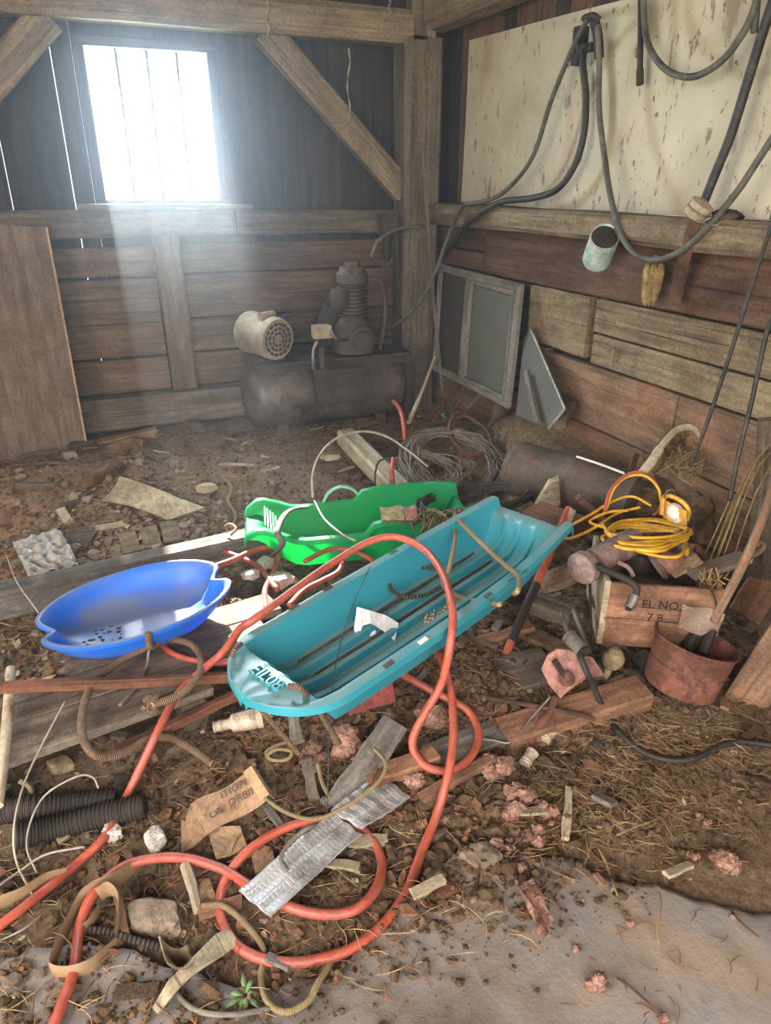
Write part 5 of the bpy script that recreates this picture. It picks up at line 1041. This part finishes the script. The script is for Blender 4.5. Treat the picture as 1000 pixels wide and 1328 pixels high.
tag(MB().tube(spline([G(115, 1206, .02), G(140, 1208, .022), G(170, 1218, .02), G(205, 1228, .018), G(258, 1246, .016)], 8), .0085, 8).build('twisted_rope', 'darkrope', None, 180), 'dark twisted rope end beside the webbing strap', 'rope')
# bark and shells
patch([(296, 1208), (310, 1232), (206, 1322), (200, 1312)], 10, 5, .022, .03, .006, 'palewood', 'bark_strip', 'long torn strip of pale bark at the lower left', 'bark', 14, 60, lambda u, v: .02*math.sin(v*3.1))
patch([(212, 1244), (248, 1254), (258, 1270), (224, 1280)], 6, 6, .02, .0, .004, 'bone', 'shell_piece', 'curled cream coloured shell of plastic beside the bark strip', 'plastic', 9, 60, lambda u, v: .03*((u-.5)**2+(v-.5)**2)*4)
wp = thing('weed', 'small green weed growing at the bottom edge', 'weed', G(318, 1290, 0))
for k in range(10):
    a = k*.63+.2; c = G(318, 1292, .0); d = Vector((math.cos(a), math.sin(a), .55+.25*math.sin(k*2))).normalized(); sd = d.cross(Z).normalized()
    MB().sheet([[c+d*(.006+(.006+.003*(k%3))*i)-Z*(.0012*i*i)+sd*(.0055*math.sin(math.pi*(i+.3)/4.6)*(j-1)) for j in range(3)] for i in range(5)], .001).build('leaf', 'green_leaf', wp, 180)
hose('cord', [G(262, 1175, .03), G(290, 1175, .03), G(320, 1200, .02), G(342, 1232, .014), G(338, 1268, .012), G(348, 1300, .012), G(372, 1312, .012), G(400, 1298, .012), G(412, 1275, .014), G(428, 1250, .012), G(432, 1235, .01)], .007, 'twine', 'tan cord in a loop below the orange hose at the bottom', 'cord')
hose('cord', [G(372, 1130, .05), G(365, 1115, .05), G(375, 1095, .05), G(398, 1075, .05), G(412, 1070, .04)], .007, 'greyhose', 'grey brown cord over the foil strip inside the hose loop', 'cord')
hose('cord', [G(225, 1250, .012), G(228, 1285, .012), G(255, 1310, .012), G(300, 1316, .012), G(350, 1308, .012)], .006, 'greyhose', 'grey cord lying along the bottom around the weed', 'cord')
# thin wires at left
hose('wire', [P(85, 908, .2), P(55, 965, .16), P(30, 1020, .12), P(18, 1075, .08), G(22, 1120, .03), G(45, 1165, .02)], .0028, 'palewire', 'long thin pale wire from the deck to the floor at left', 'wire')
hose('wire', [P(128, 1022, .13), P(120, 1008, .15), P(100, 1007, .16), P(60, 1030, .13), P(40, 1065, .09), G(35, 1100, .04), G(48, 1132, .02)], .0028, 'palewire', 'curved pale wire arching over the corrugated pipes', 'wire')
hose('wire', [G(-10, 1155, .02), G(25, 1130, .03), G(60, 1108, .04), G(110, 1098, .04)], .0032, 'palewire', 'pale wire under the orange hose at the left edge', 'wire')
hose('wire', [G(-5, 1222, .012), G(30, 1205, .014), G(55, 1186, .014)], .0025, 'zinc', 'short straight wire at the left edge below the hose', 'wire')
hose('wire', [P(8, 720, .25), P(22, 755, .24), P(50, 795, .24)], .0022, 'palewire', 'thin wire from the left dirt heap to the blue sled', 'wire')
# under the teal sled
nz = thing('nozzle', 'beige plastic cone nozzle lying in the dark under the teal sled', 'nozzle', P(315, 935, .05))
MB().lathe([(0, 0), (.017, 0), (.019, .004), (.017, .008), (.017, .02), (.020, .024), (.017, .028), (.017, .05), (.02, .054), (.028, .058), (.031, .09), (.033, .13), (.03, .135), (.034, .14), (.034, .155), (0, .156)], P(277, 943, .06), (P(357, 926, .08)-P(277, 943, .06)), 18).build('body', 'beige', nz)
rb = thing('printed_box', 'dark red printed carton wedged under the near rim of the teal sled', 'box', P(475, 900, .12))
r0, r1, r2 = P(446, 918, .13), P(505, 900, .14), P(440, 890, .20); ru = (r1-r0).normalized(); rv = (r2-r0); rv = (rv-ru*rv.dot(ru)); 
MB().prism([r0, r1, r1+rv, r0+rv], -ru.cross(rv).normalized()*-.06).build('carton', 'redbox', rb, None)
zn = ru.cross(rv).normalized(); wd_ = (r1-r0).length
if zn.dot(Vector((0, 0, EYE))-r0) < 0: zn = -zn
for k in range(5): MB().plank(r0+ru*wd_*(.22+.15*k)+zn*.001, r0+ru*wd_*(.22+.15*k)+rv+zn*.001, ru, .0018, .001, 1, 0).build('line', 'beige', rb, None)
text('lettering', 'CO', r0+ru*wd_*.5+rv*.72+zn*.001, ru, rv, .026, .0005, 'white', rb)
board('board', 'grey split board standing in the rubble below the nozzle', 'board', P(378, 905, .17), P(386, 965, .06), X, .035, .012, 'grey')
board('board', 'weathered grey board slanting through the rubble before the red carton', 'board', P(512, 938, .13), P(438, 1048, .05), X, .085, .02, 'grey', 5)
board('board', 'second grey board crossing under the slanting one', 'board', P(475, 1012, .07), P(566, 978, .09), (.3, 1, 0), .06, .03, 'orangewood')
board('board', 'thin splintered board end beside the duller foil piece', 'board', P(500, 1002, .09), P(478, 1040, .05), X, .05, .014, 'redwood')
board('slat', 'brown slat lying behind the orange hose on the rubble', 'slat', G(545, 1036, .02), G(636, 985, .05), (.4, 1, 0), .035, .02, 'orangewood', 4)
board('stub', 'short dark board stub hanging below the pink fluff', 'board', P(398, 985, .09), P(408, 1038, .04), X, .03, .012, 'timber_dark')
hose('cord', [P(330, 990, .12), P(330, 1010, .10), P(345, 1035, .08), P(375, 1055, .07), P(410, 1062, .07), P(450, 1045, .08), P(490, 1015, .11), P(500, 990, .13), P(485, 970, .14)], .0055, 'twine', 'tan rope loop hanging from the pink fluff above the hose', 'rope')
hose('cord', [P(345, 980, .14), P(360, 972, .15), P(378, 975, .15), P(372, 985, .14), P(352, 985, .13), P(346, 975, .13), P(365, 965, .14), P(395, 960, .15)], .005, 'twine', 'small tan cord loop left of the pink fluff', 'rope')
hose('cord', [P(412, 990, .13), P(418, 1015, .09), P(428, 1035, .07)], .006, 'twine', 'short tan rope hanging from the pink fluff', 'rope')
# pink insulation
def fluff(px, py, r, lab, dz=.0, seed=1, el=1.0):
    c = G(px, py, dz+r*.45); o = MB()
    for k in range(5): o.blob(wob(c, r*.45), (r*.6*el, r*.55, r*.45), 3, .55, 3.2, seed+k*3.1)
    return tag(o.build('insulation_tuft', 'pink', None, 180), lab, 'insulation', 'pink insulation tufts in the debris')
for k, (x, y_, r, lab) in enumerate(((455, 968, .065, 'largest pink insulation clump below the teal sled'), (405, 980, .045, 'dull pink insulation clump the tan cords hang from'), (560, 930, .06, 'pink insulation behind the small orange hose loop'), (535, 1010, .04, 'pink insulation at the foot of the small hose loop'), (640, 995, .05, 'brownish pink clump beside the brown slat'), (675, 1030, .045, 'pink clump on the dirt right of the brown slat'), (665, 1050, .04, 'pink clump just below its neighbour beside the slat'), (710, 1050, .03, 'small pink clump nearest the upright stick'), (695, 1085, .035, 'elongated pink clump at the edge of the slab'), (650, 1095, .03, 'pink crumbs above the grey stones'), (942, 1115, .045, 'pink clump near the right edge on the dirt'), (900, 1108, .018, 'tiny pink tuft left of the right edge clump'), (918, 1068, .014, 'tiny pink tuft by the ground crack'), (817, 1197, .012, 'small pink crumb on the slab, the upper one'), (775, 1275, .025, 'brown pink tuft near the bottom of the slab'), (862, 1318, .016, 'pink crumb at the bottom edge of the slab'), (953, 1190, .009, 'tiny pale pink crumb at the right of the slab'), (748, 1230, .010, 'small pink crumb in the middle of the slab'))):
    fluff(x, y_, r, lab, 0, k+1)
patch([(672, 1158), (690, 1150), (716, 1205), (702, 1230)], 10, 6, .02, .012, .016, 'pink', 'insulation_piece', 'flat pointed piece of pink insulation on the slab', 'insulation', 30, 60, lambda u, v: .012*math.sin(v*3.14))
# stones and pieces at the slab's edge
rock('stone', 'flat grey stone at the left of the slab edge', 'stone', G(625, 1112, .0), (.07, .05, .025), 'stone', 51, .2, .7)
rock('stone', 'grey pointed stone beside the orange hose at the slab edge', 'stone', G(578, 1092, .0), (.04, .05, .025), 'stone', 52, .2, .7)
rock('brick_piece', 'orange brown crumbled brick piece on the slab', 'brick', G(580, 1153, .0), (.05, .03, .012), 'rust', 53, .25, .75)
tag(MB().tube(spline([G(586, 1140, .01), G(570, 1120, .012), G(566, 1095, .014), G(585, 1080, .014), G(610, 1082, .012), G(622, 1110, .012), G(618, 1150, .01), G(600, 1165, .01)], 6), .0035, 6).build('vine', 'bark', None, 180), 'brown dry vine looped around the grey stones', 'vine')
board('stick', 'upright-looking weathered stick lying on the dirt above the slab', 'stick', G(738, 1022, .012), G(733, 1088, .012), X, .02, .014, 'palewood')
tag(MB().sheet([[G(770+6*i+1.2*(4-abs(i-2)), 1092+14*i, .015)+X*(.004*(j-1)*(1 if 0 < i < 5 else .3)) for j in range(3)] for i in range(6)], .001).build('grass_blade', 'straw', None, 180), 'long curved pale straw blade over the slab edge', 'straw')
tag(MB().sheet([[G(855+2.5*math.sin(i*1.3), 1155+14*i, .016+.004*math.sin(i))+X*(.004*(j-1)*(1 if 0 < i < 5 else .3)) for j in range(3)] for i in range(6)], .001).build('grass_blade', 'straw', None, 180), 'curled brown leaf blade lying on the slab', 'straw')
tag(MB().tube(spline([G(800, 1268, .012), G(815, 1278, .014), G(838, 1298, .013), G(862, 1322, .012)], 4), .003, 5).build('twig', 'bark'), 'thin brown twig near the bottom edge of the slab', 'twig')
tag(MB().tube(spline([G(946, 1178, .012), G(960, 1195, .013), G(985, 1215, .012)], 4), .003, 5).build('twig', 'bark'), 'thin dark twig at the right edge of the slab', 'twig')
hose('straw_bent', [G(800, 1083, .015), G(825, 1072, .02), G(845, 1065, .02), G(857, 1058, .02)], .0025, 'straw', 'bent pale straw stem on the dirt right of the stick', 'straw')
# ---- left middle: cardboard, tiles, bag, boards
gr = []
for i in range(13):
    u = i/12; row = []
    for j in range(6):
        v = j/5; p = G(132, 652, .02).lerp(G(218, 678, .02), u).lerp(G(158, 632, .02).lerp(G(266, 662, .02), u), v); p.z += .012+.10*max(0, (v-.35))**1.6*max(0, 1-u*1.5)+.02*math.sin(3*u); row.append(p)
    gr.append(row)
tag(MB().sheet(gr, .006).build('sheeting', 'tanfelt', None, 60), 'pale stiff sheet curling up on the rubble at left', 'sheet')
patch([(84, 712), (100, 690), (130, 693), (114, 717)], 6, 5, .025, .006, .018, 'darkstone', 'roof_tile', 'flat dark tile lying on the dirt behind the blue sled', 'tile')
board('wood_chip', 'pale pointed wood chip stuck in the dirt at left', 'chip', G(78, 660, .03), G(88, 678, .01), X, .05, .012, 'palewood', 2)
board('wood_chip', 'pale flat wood chip in front of the curled sheet', 'chip', G(122, 686, .02), G(162, 679, .02), Y, .05, .012, 'palewood', 2)
board('lath', 'dark lath on the rubble right of the curled sheet', 'lath', G(200, 643, .02), G(272, 646, .02), Y, .03, .012, 'timber_dark', 3)
rock('wood_chunk', 'pale broken chunk near the dark lath', 'chunk', G(268, 633, .02), (.07, .04, .035), 'palewood', 61, .3, .7, .2)
rock('bark_log', 'rotten bark log lying in the left rubble', 'log', G(135, 612, .03), (.14, .05, .05), 'bark', 62, .4, 0, .7)
rock('bark_log', 'brown bark chunk above the curled sheet', 'log', G(160, 580, .03), (.12, .05, .05), 'bark', 63, .4, 0, .3)
board('stick', 'brown stick lying on the orange dirt at left', 'stick', G(18, 630, .02), G(68, 630, .02), Y, .035, .03, 'timber_dark', 3, .006)
board('stick', 'long thin grey stick on the dirt below the compressor', 'stick', G(285, 601, .02), G(330, 603, .02), Y, .02, .012, 'palewood', 3, .003)
for k, (x, y_, lab) in enumerate(((168, 712, 'weathered shingle beside the beam, the leftmost of three'), (196, 706, 'weathered shingle beside the beam, middle of three'), (222, 700, 'weathered shingle beside the beam, the rightmost of three'))):
    patch([(x-14, y_-14), (x+8, y_-18), (x+16, y_+8), (x-8, y_+12)], 4, 4, .02+.005*k, .006, .010, 'tanwall', 'shingle', lab, 'shingle')
bg_ = patch([(18, 712), (80, 694), (105, 742), (40, 760)], 44, 36, .03, .045, .0015, 'bagplastic', 'plastic_bag', 'crumpled clear plastic bag on the dirt left of the blue sled', 'bag', 26, 50)
for k, (x, y_, r, lab) in enumerate(((345, 730, .045, 'whitish broken chip pile lump between the blue and green sleds'), (365, 752, .05, 'pale broken lump behind the teal sled rim'), (325, 745, .035, 'small pale lump beside the orange hose before the green sled'))):
    rock('plaster_lump', lab, 'plaster', P(x, y_, .15), (r*1.3, r, r*.6), 'foam', 70+k, .5, .8, .4)
hose('cord', [P(296, 690, .22), P(293, 682, .24), P(300, 680, .25), P(306, 686, .24), P(299, 694, .22)], .006, 'twine', 'short tan rope tied at the left end of the green sled', 'rope')
hose('root', [G(290, 620, .02), G(300, 632, .03), G(296, 650, .03), G(306, 668, .03), G(300, 685, .04)], .007, 'twine', 'pale stringy root on the dirt left of the green sled', 'root')
# ================================================================ LITTER
rs = np.random.RandomState(3)
def weight(x, y):
    """how much litter lies at a place: little on the worn slab, most in the middle"""
    if y < .62: return .0
    ex = max(0.0, min(1.0, (y-.80-.0*x)/.45)); 
    if x > .75 and y < 1.25+.1*x: ex = min(ex, sstep(.72, 1.15, y+.18*(x-.9)))
    return ex
spots = []
def scatter(n, xr=(-.9, 2.25), yr=(.7, 4.5), pw=None):
    out = []
    while len(out) < n:
        # denser toward the viewer, where the pieces show
        x = rs.uniform(*xr); y = yr[0]+(yr[1]-yr[0])*rs.rand()**1.6
        if rs.rand() < (pw or weight)(x, y): out.append((x, y))
    return out
def stuff_mesh(name, mat, vs, fs, label, cat, smooth=None):
    me = bpy.data.meshes.new(name); me.from_pydata(vs, [], fs)
    at = me.attributes.new('g', 'FLOAT_VECTOR', 'POINT'); at.data.foreach_set('vector', [c*1.0 for v in vs for c in v])
    if smooth: me.polygons.foreach_set('use_smooth', [True]*len(me.polygons))
    me.materials.append(M[mat]); o = bpy.data.objects.new(name, me); C.objects.link(o)
    o['kind'] = 'stuff'; o['label'] = label; o['category'] = cat; return o
def straw_stuff(name, mat, n, lmin, lmax, r, label, cat, zmax=.02, **k):
    vs, fs = [], []
    for (x, y) in scatter(n, **k):
        L = rs.uniform(lmin, lmax); a = rs.uniform(0, 6.283); b_ = rs.uniform(-.6, .6); z = surf(x, y)+rs.uniform(.001, zmax)
        p = Vector((x, y, z)); o = len(vs); tilt = rs.uniform(-.15, .25)
        for i in range(4):
            d = Vector((math.cos(a), math.sin(a), tilt-.12*i)); sd = Vector((-d.y, d.x, 0)).normalized()
            w_ = r*(1 if i in (1, 2) else .5)
            vs += [tuple(p-sd*w_), tuple(p+sd*w_), tuple(p+Z*w_*1.2)]
            p = p+d*(L/3); a += b_*.7
        for i in range(3):
            for q in range(3): fs.append((o+i*3+q, o+i*3+(q+1) % 3, o+i*3+3+(q+1) % 3, o+i*3+3+q))
    return stuff_mesh(name, mat, vs, fs, label, cat)
IC = ico(1)
def clod_stuff(name, mat, n, rmin, rmax, label, cat, flat=.7, **k):
    vs, fs = [], []; base = np.array([tuple(v) for v in IC[0]]); tri = np.array(IC[1])
    for (x, y) in scatter(n, **k):
        r = rmin+(rmax-rmin)*rs.rand()**3; s_ = r*rs.uniform(.6, 1.3, 3)*np.array([1, 1, flat]); q = base*(1+rs.uniform(-.28, .28, (len(base), 1)))*s_
        a = rs.uniform(0, 6.283); c_, n_ = math.cos(a), math.sin(a); q = np.stack([q[:, 0]*c_-q[:, 1]*n_, q[:, 0]*n_+q[:, 1]*c_, q[:, 2]], 1)+np.array([x, y, surf(x, y)+r*.25])
        o = len(vs); vs += [tuple(v) for v in q]; fs += [tuple(int(i)+o for i in f) for f in tri]
    return stuff_mesh(name, mat, vs, fs, label, cat)
def flake_stuff(name, mat, n, rmin, rmax, label, cat, **k):
    vs, fs = [], []
    for (x, y) in scatter(n, **k):
        r = rmin+(rmax-rmin)*rs.rand()**2; a = rs.uniform(0, 6.283); c = Vector((x, y, surf(x, y)+r*.35+.003)); t1 = Vector((math.cos(a), math.sin(a), rs.uniform(-.5, .5))).normalized(); t2 = Vector((-math.sin(a), math.cos(a), rs.uniform(-.5, .5))).normalized()
        o = len(vs); m_ = rs.randint(5, 7); up = t1.cross(t2)
        for lay_ in (0, 1):
            for i in range(m_):
                b_ = 2*math.pi*i/m_; k_ = r*(rs.uniform(.6, 1.1) if not lay_ else 1)
                if lay_: vs.append(tuple(Vector(vs[o+i])+up*.003))
                else: vs.append(tuple(c+t1*math.cos(b_)*k_+t2*math.sin(b_)*k_*.6+up*(.25*r*math.cos(b_)**2)))
        fs.append(tuple(o+i for i in range(m_-1, -1, -1))); fs.append(tuple(o+m_+i for i in range(m_)))
        for i in range(m_): fs.append((o+i, o+(i+1) % m_, o+m_+(i+1) % m_, o+m_+i))
    return stuff_mesh(name, mat, vs, fs, label, cat)
clod_stuff('dirt_clods', 'clod', 14000, .003, .017, 'loose dirt clods strewn over the barn floor', 'dirt')
clod_stuff('dirt_crumbs', 'stone', 1500, .003, .012, 'small pale crumbs and pebbles among the dirt', 'pebbles')
straw_stuff('straw_litter', 'straw', 5500, .02, .10, .0011, 'dry straw and chaff scattered over the dirt', 'straw')
straw_stuff('dark_twigs', 'leaf', 3200, .02, .09, .0014, 'thin dark twigs and stems scattered over the dirt', 'twigs', .03)
flake_stuff('dry_leaves', 'leaf', 2600, .004, .016, 'crumbled brown leaves and bark flakes in the litter', 'leaves')
flake_stuff('wood_flakes', 'tanfelt', 380, .004, .018, 'pale wood flakes and paper bits in the litter', 'flakes')
def mid(x, y): return math.exp(-((x-.75)/.55)**2-((y-1.62)/.33)**2)
clod_stuff('rubble', 'clod', 2600, .005, .028, 'dark rubble heaped under and before the teal sled', 'rubble', .8, pw=mid, yr=(1.0, 2.4))
flake_stuff('rubble_flakes', 'leaf', 900, .008, .03, 'brown scraps in the rubble before the teal sled', 'scraps', pw=mid, yr=(1.0, 2.4))
clod_stuff('pink_crumbs', 'pink', 260, .004, .016, 'pink insulation crumbs among the litter', 'insulation', pw=lambda x, y: math.exp(-((x-.75)/.3)**2-((y-1.4)/.3)**2)+.05*weight(x, y), yr=(.8, 2.2))
straw_stuff('straw_right', 'straw', 700, .02, .09, .0010, 'denser straw on the dirt before the bucket', 'straw', .025, pw=lambda x, y: math.exp(-((x-1.35)/.28)**2-((y-1.22)/.16)**2), yr=(.8, 1.8))
def left(x, y): return math.exp(-((x-.05)/.6)**2-((y-3.1)/.6)**2)
clod_stuff('left_rubble', 'stone', 1500, .006, .034, 'brown lumps and broken bits on the ground behind the blue sled', 'rubble', .7, pw=left, yr=(2.3, 4.3))
flake_stuff('left_scraps', 'tanfelt', 420, .006, .03, 'pale scraps and flakes on the ground behind the blue sled', 'scraps', pw=left, yr=(2.3, 4.3))
flake_stuff('left_bark', 'leaf', 900, .006, .035, 'brown bark scraps on the ground behind the blue sled', 'bark', pw=left, yr=(2.3, 4.3))
straw_stuff('left_straw', 'straw', 900, .03, .12, .0014, 'straw on the ground behind the blue sled', 'straw', .03, pw=left, yr=(2.3, 4.3))
straw_stuff('slab_chaff', 'leaf', 260, .015, .07, .0011, 'sparse dry stems lying on the slab', 'stems', .004, pw=lambda x, y: 1.0, yr=(.6, 1.15), xr=(-.3, 1.5))
clod_stuff('slab_edge_dirt', 'clod', 1600, .002, .009, 'loose earth along the broken edge of the slab', 'dirt', .6, pw=lambda x, y: math.exp(-((y-(1.02-.0*x))/.12)**2), yr=(.7, 1.35), xr=(-.4, 1.5))
# single pieces big enough to pick out: chips, sticks and stones
src = [MB().plank((-.5, 0, 0), (.5, 0, 0), Y, .45, .16, 3, .05).build('wood_chip', m_) for m_ in ('timber_dark', 'orangewood', 'grey', 'bark', 'palewood')]
pb = [MB().blob((0, 0, 0), (1, .8, .6), 2, .25, 1.5, 80+q, None, .75).build('stone', m_, None, 30, origin=(0, 0, 0)) for q, m_ in enumerate(('darkstone', 'stone'))]
marks = [('the bucket', G(885, 905)), ('the wooden crate', G(770, 835)), ('the cutter plate', G(735, 900)), ('the orange brown timber', G(750, 935)), ('the brown slat', G(600, 1010)), ('the foil strip', G(400, 1130)), ('the printed cardboard box', G(290, 1060)), ('the tan strap', G(105, 1200)), ('the flat wedge stone', G(200, 1190)), ('the corrugated pipes', G(90, 1060)), ('the curled pale sheet', G(200, 655)), ('the clear plastic bag', G(60, 730)), ('the green sled', G(330, 690)), ('the air compressor', G(400, 590)), ('the squared pale timber', G(490, 610)), ('the plywood sheet', G(90, 600)), ('the pointed pink piece', G(693, 1195)), ('the upright-looking stick', G(736, 1055)), ('the right edge pink clump', G(942, 1115)), ('the black cable', G(870, 990)), ('the grey stones', G(620, 1110)), ('the bark strip', G(250, 1270)), ('the beige nozzle', G(315, 945)), ('the red carton', G(475, 900)), ('the dark roof tile', G(105, 705)), ('the bark log', G(135, 612)), ('the dark lath', G(235, 645))]
used = set(); first = set()
def where(x, y):
    nm, q = min(marks, key=lambda k: (k[1].x-x)**2+(k[1].y-y)**2)
    d = Vector((x-q.x, y-q.y, 0)); r, f = d.dot(RGT), d.dot(Vector((sy, cy, 0)))
    rel = ('right of ' if r > 0 else 'left of ') if abs(r) > abs(f) else ('beyond ' if f > 0 else 'in front of ')
    return ('close ' if d.length < .16 else 'a little ' if d.length < .34 else 'well ')+rel+nm
def drop(o, x, y, sx, sy, sz, what, cat, group):
    lab = what+' on the dirt '+where(x, y)
    if lab in used: return False
    used.add(lab)
    c = o if o.name not in first else o.copy()
    if o.name in first: C.objects.link(c)
    else: first.add(o.name)
    c.location = (x, y, surf(x, y)+sz*.25); c.rotation_euler = (rs.uniform(-.25, .25), rs.uniform(-.25, .25), rs.uniform(0, 6.28)); c.scale = (sx, sy, sz)
    tag(c, lab, cat, group); return True
kinds = ['dark brown', 'orange brown', 'weathered grey', 'rough bark', 'pale']
for k, (x, y) in enumerate(scatter(190)):
    drop(src[k % 5], x, y, rs.uniform(.035, .11), rs.uniform(.03, .08), rs.uniform(.05, .09), kinds[k % 5]+' wood chip', 'wood chip', 'wood chips in the floor litter')
for k, (x, y) in enumerate(scatter(90)):
    r = rs.uniform(.010, .03); drop(pb[k % 2], x, y, r, r, r, ('small dark stone', 'small pale brown stone')[k % 2], 'stone', 'small stones in the floor litter')
